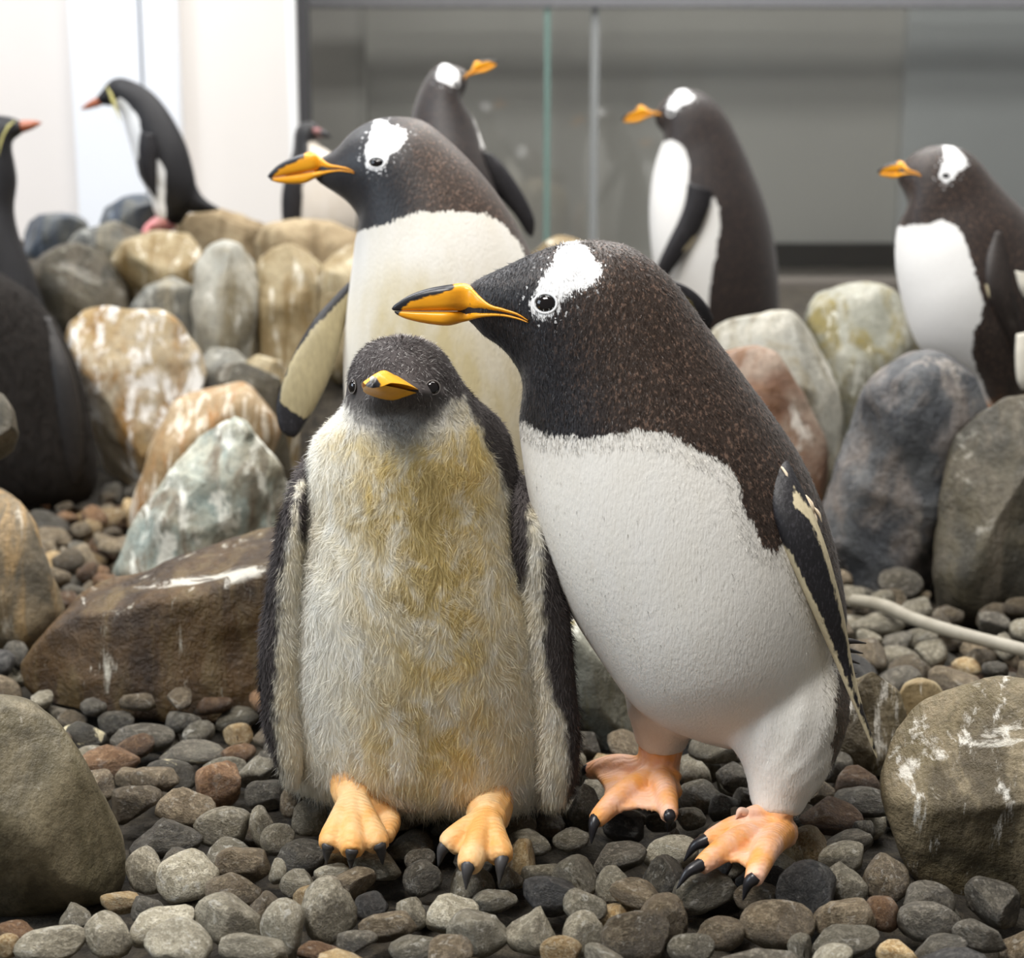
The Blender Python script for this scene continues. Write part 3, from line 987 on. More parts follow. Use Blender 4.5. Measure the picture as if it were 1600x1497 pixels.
def strands(T, B, name, mat, count, length, width, lie, mask=None, swirl=0.35, tint=None, seed=1, droop=0.0, clump=30.0, flow=(0, 0, -1.0), keep=('w', 'st', 'p', 'br')):
    """short down or feathers rooted on the body: one mesh, normals taken from the body"""
    r = np.random.default_rng(seed)
    tri = np.array([t for f in B.F for t in ([f[:3]] if len(f) == 3 else [f[:3], (f[0], f[2], f[3])])])
    a, b, c = B.V[tri[:, 0]], B.V[tri[:, 1]], B.V[tri[:, 2]]
    ar = np.linalg.norm(np.cross(b - a, c - a), axis=1)
    cn = (a + b + c) / 3
    facing = np.einsum('ij,ij->i', CAM - cn, B.N[tri[:, 0]])
    ar = ar * np.where(facing > -0.35, 1.0, 0.35)
    if mask is not None:
        ar = ar * mask[tri[:, 0]]
    ti = r.choice(len(tri), count, p=ar / ar.sum())
    u, v = r.random(count), r.random(count)
    s = u + v > 1
    u[s], v[s] = 1 - u[s], 1 - v[s]
    wts = np.stack([1 - u - v, u, v], -1)
    ip = lambda A: np.einsum('ij,ij...->i...', wts, A[tri[ti]])
    p, n = ip(B.V), ip(B.N)
    n /= np.linalg.norm(n, axis=1)[:, None]
    fl = np.array(flow, float)
    g = fl - n * (n @ fl)[:, None]
    g /= np.linalg.norm(g, axis=1)[:, None] + 0.15
    side = np.cross(n, g)
    ph = np.array([mn.noise(Vector(q) * clump) for q in p]) * 2.2 + np.array([mn.noise(Vector(q) * clump * 0.3 + Vector((5, 5, 5))) for q in p])
    ang = ph * swirl * 2 + r.normal(0, swirl, count)
    d = g * np.cos(ang)[:, None] + side * np.sin(ang)[:, None]
    lf = np.clip(lie + r.normal(0, 0.14, count), 0.05, 1.2)
    d = d * lf[:, None] + n * (1.05 - np.minimum(lf, 1.0))[:, None]
    d /= np.linalg.norm(d, axis=1)[:, None]
    L = (ip(length) if isinstance(length, np.ndarray) else length) * r.uniform(0.55, 1.25, count)
    sd = np.cross(d, n + r.normal(0, 0.12, (count, 3)))
    sd /= np.linalg.norm(sd, axis=1)[:, None] + 1e-6
    W = (width * r.uniform(0.6, 1.3, count))[:, None]
    mid = p + d * (L * 0.5)[:, None]
    tip = p + d * L[:, None] + fl * (droop * L)[:, None]
    V = np.stack([p - sd * W - n * 0.0008, p + sd * W - n * 0.0008, mid + sd * W * 0.7, mid - sd * W * 0.7, tip], 1).reshape(-1, 3)
    base = np.arange(count) * 5
    q = np.stack([base, base + 1, base + 2, base + 3], -1)
    t3 = np.stack([base + 3, base + 2, base + 4], -1)
    Fs = [tuple(x) for x in q.tolist()] + [tuple(x) for x in t3.tolist()]
    rv = np.repeat(np.clip(r.normal(0.5, 0.25, count), 0, 1), 5)
    at_ = {k: np.repeat(ip(B.attrs[k]), 5) for k in B.attrs}
    at_['r'] = rv
    if tint is not None:
        hit_ = (r.random(count) < ip(tint)).astype(float)
        at_['tp'] = np.repeat(hit_, 5) * np.tile([0.2, 0.2, 0.8, 0.8, 1.0], count)
    o = T.part(name, V, Fs, mat, B.o, at_, kind='stuff')
    nn = n + r.normal(0, 0.16, (count, 3))
    nn /= np.linalg.norm(nn, axis=1)[:, None]
    o.data.normals_split_custom_set_from_vertices(np.repeat(nn, 5, 0).tolist())
    return o


# ---- leaning gentoo
T = Thing('gentoo_penguin', 'adult gentoo penguin leaning over the chick, orange bill above its head', 'penguin', gnd(1130, 1300, 0.0))
H1 = [(714, 456, 714, 496, .006), (730, 447, 734, 503, .0125), (750, 434, 754, 524, .0245), (785, 418, 786, 546, .034), (830, 397, 812, 582, .043), (880, 380, 817, 612, .050), (930, 375, 813, 640, .054), (985, 385, 811, 668, .059),
      (1045, 430, 816, 715, .067), (1103, 508, 826, 778, .080), (1160, 585, 842, 840, .094), (1212, 655, 866, 905, .106), (1255, 722, 896, 966, .115), (1288, 800, 927, 1015, .121), (1310, 880, 952, 1052, .124), (1322, 955, 975, 1085, .122),
      (1320, 1030, 1000, 1112, .115), (1306, 1085, 1040, 1138, .100), (1280, 1130, 1090, 1158, .075), (1235, 1160, 1140, 1172, .045)]
legs1 = [tube([at(1075, 1030, .03), at(1045, 1085, .04), at(1036, 1130, .048), at(1034, 1166, .05)], [.055, .047, .034, .026]),
         tube([at(1220, 1060, -.02), at(1226, 1130, -.04), at(1226, 1190, -.055), at(1217, 1240, -.064), at(1213, 1268, -.068)], [.066, .062, .046, .030, .0245])]
w1 = [(812, 657), (835, 670), (865, 681), (910, 682), (950, 679), (985, 674), (1025, 675), (1060, 685), (1085, 700), (1105, 712), (1130, 722), (1145, 735), (1155, 750), (1158, 775), (1167, 805), (1180, 830), (1195, 855), (1215, 862), (1222, 838), (1240, 855),
      (1270, 930), (1300, 1010), (1308, 1080), (1302, 1150), (1290, 1300), (1285, 1500), (700, 1500), (700, 657)]
p1 = [(877, 385), (895, 374), (912, 382), (925, 392), (940, 415), (939, 430), (925, 442), (905, 452), (887, 462), (872, 465), (860, 462), (847, 462), (835, 467), (830, 462), (837, 450), (842, 435), (855, 420), (867, 402)]
p1r = [(828, 474), (836, 462), (852, 458), (868, 463), (876, 470), (880, 468), (878, 474), (871, 480), (866, 489), (854, 496), (842, 493), (833, 486)]
H1a = np.array([s[:4] for s in H1])
mid1 = np.stack([(H1a[:, 1] + H1a[:, 3]) / 2, (H1a[:, 0] + H1a[:, 2]) / 2, np.abs(H1a[:, 2] - H1a[:, 0]) / 2], -1)
mid1 = mid1[np.argsort(mid1[:, 0])]
B1 = Body(T, [loft(H1, 0.0, 70, 44)] + legs1, 0.0042, M_GENTOO, [w1], [p1, p1r], 'back', smooth=6,
          br=lambda P: sstep(850, 1000, P[:, 0] + 0.25 * (600 - P[:, 1])) * 0.9 + 0.05,
          st=lambda P: 0.22 + 0 * P[:, 0], mids=mid1, zmin=0.045)
bill(T, lambda x, y: (x, y), 0.0, B=B1)
hp_, hn_ = B1.hit(852, 474)
eye(T, hp_, hn_, 0.0098, M_RING, 1.25, 0.82)
hp_, hn_ = B1.hit_far(852, 474)
eye(T, hp_, hn_, 0.0098, M_RING, 1.25, 0.82)
strands(T, B1, 'feathers', M_GENTOO, 60000, 0.0055, 0.00040, 1.02, swirl=0.10, seed=3, flow=(0.25, 0.1, -1.0), mask=np.where(B1.P[:, 0] < 745, 0.05, 1.0) * np.where(B1.attrs['w'] > 0.012, 0.02, 1.0))
FL1 = [(1196, 715, 1222, 706, .010, -.035), (1192, 745, 1238, 732, .014, -.07), (1200, 790, 1268, 795, .016, -.092), (1222, 850, 1292, 858, .016, -.10), (1262, 940, 1316, 948, .014, -.095), (1298, 1020, 1332, 1036, .012, -.09), (1328, 1090, 1347, 1100, .010, -.085), (1354, 1150, 1363, 1150, .006, -.08), (1369, 1184, 1372, 1186, .002, -.08)]
FL1 = hug(B1, FL1[:5], [-.030, -.014, .0, .010, .02], -.085) + [q[:5] + (-.085,) for q in FL1[5:]]
V, Fs = loft(FL1, 0, 60, 32, 2.4)
P, dz = project(V)
w = np.maximum(psdf([(1215, 845), (1235, 862), (1276, 945), (1308, 1025), (1336, 1095), (1362, 1155), (1372, 1190), (1350, 1190), (1240, 960), (1205, 850)], P),
               psdf([(1240, 760), (1262, 790), (1272, 795), (1292, 850), (1318, 945), (1336, 1035), (1350, 1098), (1340, 1098), (1328, 1035), (1310, 948), (1287, 862), (1266, 812), (1240, 790)], P)) * dz / F
T.part('flipper', V, Fs, M_FLIP, None, {'w': w})
FL1b = [(935, 700, 970, 690, .012, .09), (930, 800, 985, 800, .014, .12), (955, 900, 1005, 890, .013, .125), (995, 1000, 1035, 985, .010, .12), (1040, 1060, 1055, 1055, .005, .115), (1052, 1085, 1060, 1083, .002, .11)]
V, Fs = loft(FL1b, 0, 40, 24, 2.4)
T.part('flipper', V, Fs, M_FLIP, None, {'w': np.full(len(V), -0.05)})
# pale tuft on the shoulder
rr = np.random.default_rng(5)
parts = []
for i in range(26):
    f = i / 25
    q, n_ = B1.hit(1222 + 45 * f + rr.normal(0, 4), 738 + 62 * f + rr.normal(0, 5))
    q = q + n_ * 0.002
    e_ = q + np.array([rr.uniform(-.004, .008), -.004, -rr.uniform(.014, .026)]) + n_ * 0.004
    parts.append(tube([q, (q + e_) / 2 + n_ * 0.003, e_], [.0012, .0016, .0003], 6, 5))
V, Fs = combine(parts)
T.part('shoulder_tuft', V, Fs, plain('tuft_cream', (0.74, 0.62, 0.46), 0.8), None, kind='stuff', label='ragged cream feathers at the shoulder')
parts = []
for i in range(7):
    f = i / 6
    a = at(1285 - 20 * f, 1010 + 60 * f, .03 + .05 * f)
    b = at(1352 - 30 * f, 1005 + 95 * f, .06 + .05 * f)
    parts.append(tube([a, (a + b) / 2 + np.array([0, 0, .004]), b], [.009, .007, .0015], 12, 8, 0.5))
V, Fs = combine(parts)
T.part('tail', V, Fs, M_TAIL, label='short dark stiff tail')
# feet
A = at(1214, 1275, -.070)
hl = gnd(1222, 1300, 0.034)
tips = [gnd(1104, 1316, .036), gnd(1094, 1355, .036), gnd(1177, 1376, .034)]
ft = [tube([at(1213, 1258, -.068), A, hl + np.array([0, 0, .008])], [.0225, .022, .017]), tube([A + np.array([0, 0, .002]), at(1180, 1272, -.082), at(1164, 1272, -.09)], [.012, .009, .005])]
V, Fs = fuse(ft + slab_toes(hl, tips, .0155, .0085), 0.0021, 5)
fo = T.part('foot', V, Fs, M_FOOT, label='pink orange webbed foot')
for a_, b_ in zip(tips, [gnd(1069, 1345, .018), gnd(1058, 1388, .020), gnd(1161, 1406, .016)]):
    claw(T, fo, a_, b_, .0062, M_CLAW)
claw(T, fo, at(1163, 1272, -.09), at(1149, 1281, -.095), .004, plain('claw_pink', (0.75, 0.5, 0.38), 0.4))
A2 = at(1026, 1208, .048)
tips2 = [gnd(917, 1207, .038), gnd(930, 1284, .030), gnd(1046, 1278, .036)]
hl2 = gnd(1030, 1216, .040)
ft = [tube([at(1034, 1160, .05), at(1030, 1185, .049), A2, hl2], [.024, .0225, .024, .018]), tube([A2, at(1052, 1212, .03), at(1060, 1205, .03)], [.012, .009, .005]), tube([hl2, gnd(1050, 1235, .04), gnd(1062, 1240, .04)], [.016, .011, .006])]
V, Fs = fuse(ft + slab_toes(hl2, tips2, .015, .0085), 0.0021, 5)
fo = T.part('foot', V, Fs, M_FOOT, label='orange webbed foot beside the chick')
for a_, b_ in zip(tips2, [gnd(908, 1228, .014), gnd(924, 1318, .012), gnd(1044, 1300, .014)]):
    claw(T, fo, a_, b_, .0062, M_CLAW)
FEET = [np.array([A, *tips]), np.array([A2, *tips2])]

# ---- middle gentoo
T = Thing('gentoo_penguin', 'adult gentoo penguin standing upright behind the chick, flippers held out', 'penguin', gnd(690, 1010, 0.0))
Y2 = 0.60
H2 = [(490, 254, 490, 280, .006), (500, 247, 504, 290, .0135), (524, 233, 527, 304, .031), (548, 207, 545, 318, .042), (572, 192, 557, 334, .051), (600, 183, 561, 348, .057), (632, 182, 558, 363, .062), (665, 190, 554, 380, .067),
      (704, 221, 551, 408, .075), (745, 262, 546, 445, .086), (788, 318, 541, 490, .100), (825, 385, 537, 540, .112), (862, 470, 537, 600, .122), (885, 560, 540, 670, .128), (895, 660, 548, 750, .130), (890, 780, 565, 830, .126), (865, 880, 590, 900, .115), (820, 950, 630, 955, .09), (760, 985, 690, 985, .04)]
w2 = [(540, 362), (559, 362), (580, 357), (607, 349), (632, 338), (657, 331), (706, 330), (756, 333), (781, 345), (806, 370), (822, 399), (850, 470), (868, 560), (875, 700), (870, 1100), (480, 1100), (480, 362)]
zz = lambda pts: Z(400, 160, 4.444, pts)
p2 = zz([(810, 125), (850, 106), (900, 130), (960, 160), (1040, 190), (1048, 225), (1020, 290), (980, 340), (920, 385), (890, 400), (780, 410), (765, 400), (765, 310), (790, 230), (815, 170), (830, 150)])
p2r = zz([(755, 405), (775, 392), (840, 380), (890, 388), (910, 392), (900, 420), (875, 462), (830, 482), (790, 460), (765, 430)])
B2 = Body(T, [loft(H2, Y2, 64, 40)], 0.0050, M_GENTOO, [w2], [p2, p2r], 'same', smooth=5,
          br=lambda P: sstep(600, 680, P[:, 0] - 0.2 * (P[:, 1] - 250)) * 1.0, st=lambda P: 0.3 + 0.75 * np.exp(-((P[:, 0] - 650) / 110) ** 2) * sstep(380, 500, P[:, 1]) + 0.45 * sstep(480, 620, P[:, 1]) * sstep(560, 640, P[:, 0]) - 0.2 * sstep(600, 545, P[:, 0]), zmin=0.02)
tf2 = sim((612, 482), (829, 505), (418, 276), (556, 271), False, 1.12)
bill(T, tf2, Y2, 0.88, B=B2)
for h in (B2.hit, B2.hit_far):
    hp_, hn_ = h(588, 254)
    eye(T, hp_, hn_, 0.0096, M_RING, 1.38, 0.62)
FL2 = [(545, 440, 552, 475, .016, .62), (518, 468, 540, 505, .015, .60), (490, 500, 530, 545, .013, .575), (463, 545, 515, 590, .011, .56), (444, 590, 496, 630, .009, .55), (432, 630, 478, 660, .007, .545), (436, 668, 466, 678, .004, .54), (450, 682, 460, 684, .001, .54)]
V, Fs = loft(FL2, 0, 50, 28, 2.4)
P, dz = project(V)
w = psdf([(560, 440), (525, 478), (488, 514), (455, 562), (440, 605), (438, 628), (452, 640), (475, 655), (500, 640), (540, 560)], P) * dz / F
T.part('flipper', V, Fs, flipper_mat('gentoo_flipper_underside', pale=(0.50, 0.42, 0.24)), None, {'w': w}, label='outstretched flipper showing its olive underside')
FL2b = [(880, 420, 900, 470, .016, .62), (960, 425, 960, 470, .014, .66), (1020, 432, 1010, 480, .012, .70), (1070, 446, 1055, 500, .010, .72), (1100, 470, 1085, 512, .007, .73), (1115, 498, 1108, 515, .003, .74)]
V, Fs = loft(FL2b, 0, 44, 24, 2.4)
P, dz = project(V)
T.part('flipper', V, Fs, flipper_mat('gentoo_flipper_olive', pale=(0.16, 0.13, 0.05)), None, {'w': psdf([(900, 440), (1040, 446), (1080, 470), (1090, 490), (1060, 500), (900, 470)], P) * dz / F})
for sx, yy in ((640, 985), (740, 985)):
    hl = at(sx, yy, .56) * np.array([1, 1, 0]) + np.array([0, 0, .02])
    V, Fs = fuse([tube([hl + np.array([0, .01, .05]), hl], [.025, .02])] + slab_toes(hl, [hl + np.array([-.05, -.06, 0]), hl + np.array([-.01, -.08, 0]), hl + np.array([.04, -.06, 0])], .015, .008), 0.003, 4)
    fo = T.part('foot', V, Fs, M_FOOT)

# ---- chick
YC = 0.06
T = Thing('gentoo_chick', 'fluffy gentoo penguin chick with yellowish white belly and dark cap', 'penguin chick', gnd(655, 1300, 0.0))
HC = [(605, 527, 640, 526, .022, .045), (578, 536, 668, 533, .042, .04), (556, 556, 694, 552, .060, .035), (545, 582, 712, 580, .070, .03), (541, 610, 728, 605, .074, .03), (536, 635, 752, 630, .078, .035), (515, 656, 778, 652, .088, .045), (492, 684, 796, 682, .101, .05), (477, 735, 810, 738, .112, .055),
      (460, 800, 826, 800, .120, .06), (443, 860, 846, 860, .125, .06), (430, 920, 862, 920, .130, .06), (420, 980, 878, 980, .133, .06), (416, 1060, 888, 1060, .134, .06), (420, 1130, 892, 1130, .132, .06), (432, 1190, 890, 1195, .130, .06), (456, 1226, 874, 1238, .126, .06), (500, 1250, 850, 1266, .116, .06), (560, 1266, 810, 1280, .085, .06)]
wc_ = [(482, 668), (492, 652), (538, 622), (543, 636), (556, 656), (590, 674), (640, 676), (684, 654), (706, 626), (726, 622), (736, 645), (752, 672), (764, 706), (778, 732), (795, 768), (795, 800), (802, 850), (816, 890), (828, 910), (832, 1000), (850, 1150), (856, 1320), (436, 1320), (440, 1230), (434, 1120), (440, 1000), (448, 900), (455, 820), (465, 740)]
head_front = loft([(560, 640, 690, 640, .04, -.005), (570, 615, 690, 615, .05, -.012), (585, 590, 665, 590, .04, -.010), (600, 570, 645, 570, .02, -.002)], -.01, 24, 28)
gauss = lambda P, x, y, sx, sy: np.exp(-((P[:, 0] - x) / sx) ** 2 - ((P[:, 1] - y) / sy) ** 2)
M_DOWN = down_mat()


def chick_yellow(P):
    return (0.95 * gauss(P, 668, 735, 75, 60) + 0.5 * gauss(P, 545, 690, 40, 25) + 0.68 * gauss(P, 690, 850, 120, 120) + 0.55 * gauss(P, 700, 1010, 130, 150) + 0.55 * gauss(P, 670, 1180, 150, 90) + 0.3 * gauss(P, 560, 780, 60, 60) + 0.5 * gauss(P, 745, 680, 45, 60) + 0.4 * gauss(P, 450, 1050, 16, 150) + 0.02)


def chick_dirt(P, near):
    return 0.65 * gauss(P, 560, 810, 45, 32) + 0.6 * gauss(P, 690, 800, 70, 40) + 0.6 * gauss(P, 635, 930, 50, 90) + 0.75 * gauss(P, 640, 1150, 45, 70) + 0.5 * gauss(P, 660, 735, 55, 26) + 0.35 * gauss(P, 700, 900, 80, 80)


def chick_chin(P, near):
    return np.where(near, 0.95 * gauss(P, 622, 672, 70, 30) + 0.45 * gauss(P, 560, 650, 22, 22) + 0.35 * gauss(P, 700, 650, 30, 30), 0)


BC = Body(T, [loft(HC, YC, 70, 44), head_front], 0.0045, M_DOWN, [wc_], [], 'dark', smooth=5, st=chick_yellow, zmin=0.028,
          extra={'g': chick_dirt, 'c': chick_chin, 'r': lambda P, n: np.full(len(P), 0.35), 'tp': lambda P, n: np.zeros(len(P))})
ln = 0.006 + 0.010 * sstep(640, 760, BC.P[:, 1]) + 0.004 * sstep(1150, 1260, BC.P[:, 1])
ln = np.where(BC.attrs['w'] < 0, np.minimum(ln, 0.0085), ln)
bx, by = at(612, 600, -.07)[0], at(612, 600, -.07)[2]
near_bill = np.exp(-((BC.P[:, 0] - 618) / 38) ** 2 - ((BC.P[:, 1] - 604) / 20) ** 2) > 0.45
eyes_c = ((676, 606), (553, 604))
near_eye = np.min([np.hypot(BC.P[:, 0] - x, BC.P[:, 1] - y) for x, y in eyes_c], 0) < 17
mask = np.where(near_bill | near_eye, 0.02, 1.0)
tp = 0.16 * sstep(640, 560, BC.P[:, 1]) + 0.10 * gauss(BC.P, 690, 600, 40, 40)
strands(T, BC, 'down', M_DOWN, 125000, ln, 0.00030, 0.90, mask, 0.42, tp, 11, 0.05, 45.0)
# flippers
for st, wp in (([(796, 735, 812, 735, .008, .04), (796, 770, 836, 770, .014, .012), (798, 812, 854, 810, .020, -.008), (800, 870, 872, 868, .022, -.016), (814, 950, 888, 950, .021, -.016), (824, 1050, 898, 1050, .020, -.016), (834, 1150, 906, 1150, .019, -.016), (838, 1215, 900, 1220, .017, -.016), (848, 1262, 882, 1264, .010, -.016)],
                [(838, 776), (850, 800), (848, 900), (850, 1000), (862, 1080), (882, 1130), (890, 1200), (882, 1275), (840, 1275), (832, 1150), (820, 1000), (818, 910), (826, 890), (828, 850), (826, 800)]),
               ([(470, 722, 484, 722, .008, .04), (456, 756, 480, 756, .012, .015), (438, 810, 478, 808, .018, -.006), (424, 880, 474, 880, .020, -.012), (412, 960, 472, 960, .020, -.014), (405, 1050, 470, 1050, .020, -.016), (412, 1130, 472, 1130, .018, -.016), (430, 1190, 474, 1195, .015, -.016), (448, 1226, 468, 1228, .008, -.016)],
                [(452, 830), (466, 755), (476, 752), (464, 790), (466, 830), (480, 850), (480, 1000), (480, 1240), (442, 1240), (430, 1120), (432, 1000), (440, 900)])):
    class FB:
        pass
    fb = FB()
    fb.V, fb.F = loft(st, 0, 44, 24, 2.2)
    fb.V = leave(fb.V, B1.bvh, (-1.0, 0.0, 0.0))
    fb.N = vnormals(fb.V, fb.F)
    fb.P, dz = project(fb.V)
    k = len(fb.V)
    fb.attrs = {'w': psdf(wp, fb.P) * dz / F, 'st': 0.25 + 0 * fb.P[:, 0], 'g': np.full(k, 0.02), 'c': np.zeros(k), 'r': np.full(k, 0.35), 'tp': np.zeros(k), 'p': np.zeros(k), 'br': np.zeros(k)}
    fb.o = T.part('flipper', fb.V, fb.F, M_DOWN, None, fb.attrs)
    strands(T, fb, 'down', M_DOWN, 11000, 0.0085, 0.0004, 0.72, None, 0.3, None, 21, 0.1)
# bill: points towards the viewer's left, slightly raised
tipB = at(582, 598, -.118)
gr, gl, top = at(664, 626, -.052), at(568, 624, -.060), at(606, 591, -.062)
botm = at(600, 636, -.070)
ctr = (gr + gl) / 2 + np.array([0, .012, .004])


def chick_bill(name, up):
    n, m = 22, 24
    V = []
    for i, t in enumerate(np.linspace(0, 1, n)):
        s = t ** 0.75
        taper = math.sqrt(max(0.0, 1 - s ** 2.6)) * (1 - 0.30 * s) + 0.02
        if i == n - 1:
            taper = 0.03
        c = ctr * (1 - s) + tipB * s
        if up:
            c = c + np.array([0, 0, 0.003 * math.sin(math.pi * s)]) - np.array([0, 0, 0.005 * max(0, s - 0.8) / 0.2])
        sx = (gr - gl) / 2 * taper * (0.95 if s < 0.3 else 0.95 - 0.25 * (s - 0.3))
        hh = ((top - ctr)[2] if up else (ctr - botm)[2]) * taper * (0.95 if up else 1.0)
        if not up:
            sx = sx * 0.96
            c = c * 1.0 + (tipB - ctr) * (-0.05 * s)
        for j in range(m):
            a = 2 * math.pi * j / m
            v = c + sx * math.cos(a)
            z = math.sin(a)
            ca = abs(math.cos(a))
            dz_ = hh * ((1 - ca ** 1.15) if z > 0 else -(1 - ca) * 0.10) if up else hh * ((1 - ca) * 0.08 if z > 0 else -(1 - ca ** 1.5) * 0.85)
            V.append(v + np.array([0, 0, dz_ + (0.0003 if up else -0.0010)]))
    V = np.array(V)
    Fs = grid_faces(n, m)
    V = np.vstack([V, V[:m].mean(0), V[-m:].mean(0)])
    a, b = n * m, n * m + 1
    for j in range(m):
        Fs.append((a, (j + 1) % m, j))
        Fs.append((b, (n - 1) * m + j, (n - 1) * m + (j + 1) % m))
    dt = np.linalg.norm(V - tipB, axis=1)
    k = 0.0095 - dt if up else 0.005 - dt
    if up:
        k = np.maximum(k, 0.009 - np.linalg.norm((V - top) * np.array([1, 0.35, 1]), axis=1))
    T.part(name, V, Fs, bill_mat('chick_bill', (0.86, 0.40, 0.015)), None, {'k': k})


chick_bill('upper_mandible', True)
chick_bill('lower_mandible', False)
V, Fs = ICO[2]
T.part('egg_tooth', V * np.array([.0022, .0022, .003]) + tipB + np.array([0.0, -.0015, .003]), Fs, plain('egg_tooth_white', (0.85, 0.84, 0.80), 0.3), label='white egg tooth on the bill tip')
for ex, ey, mixn in ((676, 606, 0.75), (553, 604, 0.15)):
    hp_, hn_ = BC.hit(ex, ey)
    tc = (CAM - hp_) / np.linalg.norm(CAM - hp_)
    nn_ = hn_ * (1 - mixn) + tc * mixn
    eye(T, hp_ + nn_ * 0.0022, nn_, 0.0062, M_RINGC, 1.22, 0.97, 0.34)
for Apx, hpx, tps, cls, lobe in (((553, 1230, -.030), (552, 1250, .055), [(514, 1326), (550, 1334), (592, 1326)], [(510, 1349), (548, 1358), (598, 1351)], (612, 1306)),
                                 ((764, 1262, -.035), (762, 1282, .050), [(698, 1326), (732, 1358), (784, 1346)], [(685, 1353), (728, 1389), (780, 1381)], None)):
    A = at(*Apx)
    hl = gnd(*hpx)
    tips = [gnd(x, y, .032) for x, y in tps]
    parts = [tube([A + np.array([0, .02, .03]), A, hl], [.024, .024, .018])] + slab_toes(hl, tips, .0135, .0105, True, .006, .008, .93)
    if lobe:
        parts.append(tube([hl, gnd(lobe[0] - 6, lobe[1] - 30, .035), gnd(lobe[0] - 8, lobe[1] + 2, .03)], [.012, .012, .008]))
    V, Fs = fuse(parts, 0.0021, 4)
    fo = T.part('foot', V, Fs, M_FOOTC, label='pale orange clawed foot')
    for a_, (bx_, by_) in zip(tips, cls):
        claw(T, fo, a_ + np.array([0, 0, .002]), gnd(bx_, by_, .016), .0068, M_CLAWG)
    FEET.append(np.array([hl, *tips]))

# ---- penguins further back
zA = lambda pts: Z(940, 60, 2.424, pts)
sA = lambda st: ZS(940, 60, 2.424, st)
zB = lambda pts: Z(400, 80, 2.414, pts)
sB = lambda st: ZS(400, 80, 2.414, st)
zC = lambda pts: Z(0, 60, 2.673, pts)
sC = lambda st: ZS(0, 60, 2.673, st)
dark_f = {'w': None}


def flip_part(T, st, Y, mat=M_FLIP, white=None, label=None):
    V, Fs = loft(st, Y, 36, 20, 2.3)
    P, dz = project(V)
    w = psdf(white, P) * dz / F if white else np.full(len(V), -0.05)
    T.part('flipper', V, Fs, mat, None, {'w': w}, label=label)


def stand_foot(T, p, dirn, mat, sc=1.0):
    p = np.array(p)
    d = np.array([dirn[0], dirn[1], 0.0])
    d /= np.linalg.norm(d)
    sd = np.array([-d[1], d[0], 0])
    tips = [p + (d * .075 + sd * .035) * sc, p + d * .085 * sc, p + (d * .075 - sd * .035) * sc]
    V, Fs = fuse([tube([p + np.array([0, 0, .05 * sc]), p + np.array([0, 0, .006])], [.02 * sc, .017 * sc])] + slab_toes(p + np.array([0, 0, .006]), [t + np.array([0, 0, .004]) for t in tips], .013 * sc, .007 * sc), 0.004, 3)
    fo = T.part('foot', V, Fs, mat)
    for t in tips:
        claw(T, fo, t, t + d * .02 * sc - np.array([0, 0, .004]), .005 * sc, M_CLAW, .003)


# gentoo before the wide pane
Y5 = 2.15
T = Thing('gentoo_penguin', 'gentoo penguin in profile standing before the grey glass screen', 'penguin', at(1115, 560, Y5))
st5 = sA([(205, 262, 200, 322, .020), (240, 226, 222, 345, .030), (280, 196, 236, 362, .042), (330, 189, 234, 390, .052), (390, 208, 220, 420, .058), (445, 255, 205, 465, .064), (490, 320, 192, 520, .070), (530, 400, 184, 580, .080), (570, 490, 180, 640, .090), (610, 590, 181, 710, .100), (640, 690, 186, 780, .106),
           (660, 800, 196, 860, .110), (672, 920, 215, 960, .108), (672, 1050, 240, 1070, .10), (655, 1160, 280, 1170, .08), (600, 1220, 360, 1220, .04)])
B5 = Body(T, [loft(st5, Y5, 54, 36)], 0.008, M_GENTOO, [zA([(228, 392), (270, 385), (310, 410), (330, 460), (330, 540), (380, 600), (425, 605), (445, 640), (450, 700), (435, 800), (415, 900), (405, 1000), (400, 1250), (100, 1250), (100, 392)])],
          [zA([(252, 240), (285, 198), (310, 184), (352, 225), (340, 242), (300, 252), (280, 278), (255, 285), (248, 268)])], 'same', br=lambda P: 0.35 + 0 * P[:, 0], smooth=4)
bill(T, sim((612, 482), (829, 505), zA([(76, 308)])[0], zA([(232, 291)])[0], False, 1.25), Y5, 0.85, B=B5)
for h in (B5.hit, B5.hit_far):
    hp_, hn_ = h(*zA([(262, 282)])[0])
    eye(T, hp_, hn_, 0.0085, M_RING, 1.3, 0.8)
flip_part(T, sA([(325, 545, 420, 575, .02), (315, 620, 408, 650, .022), (290, 690, 378, 720, .02), (255, 760, 338, 785, .018), (222, 830, 295, 845, .014), (208, 875, 262, 890, .010), (225, 915, 245, 918, .003)]), Y5 - 0.11,
          white=zA([(410, 640), (372, 735), (340, 760), (300, 815), (325, 800), (350, 780), (395, 700)]))
flip_part(T, sA([(420, 545, 470, 575, .02), (330, 690, 400, 720, .02), (250, 840, 300, 845, .014), (235, 915, 245, 918, .003)]), Y5 + 0.10)
stand_foot(T, at(1075, 566, Y5 - .05) , (-1, -.2), M_FOOT)
stand_foot(T, at(1120, 563, Y5 + .05) , (-1, -.2), M_FOOT)
V, Fs = loft([(1200, 530, 1150, 560, .05), (1225, 565, 1205, 580, .03), (1240, 585, 1236, 588, .006)], Y5, 20, 16)
T.part('tail', V, Fs, M_TAIL)

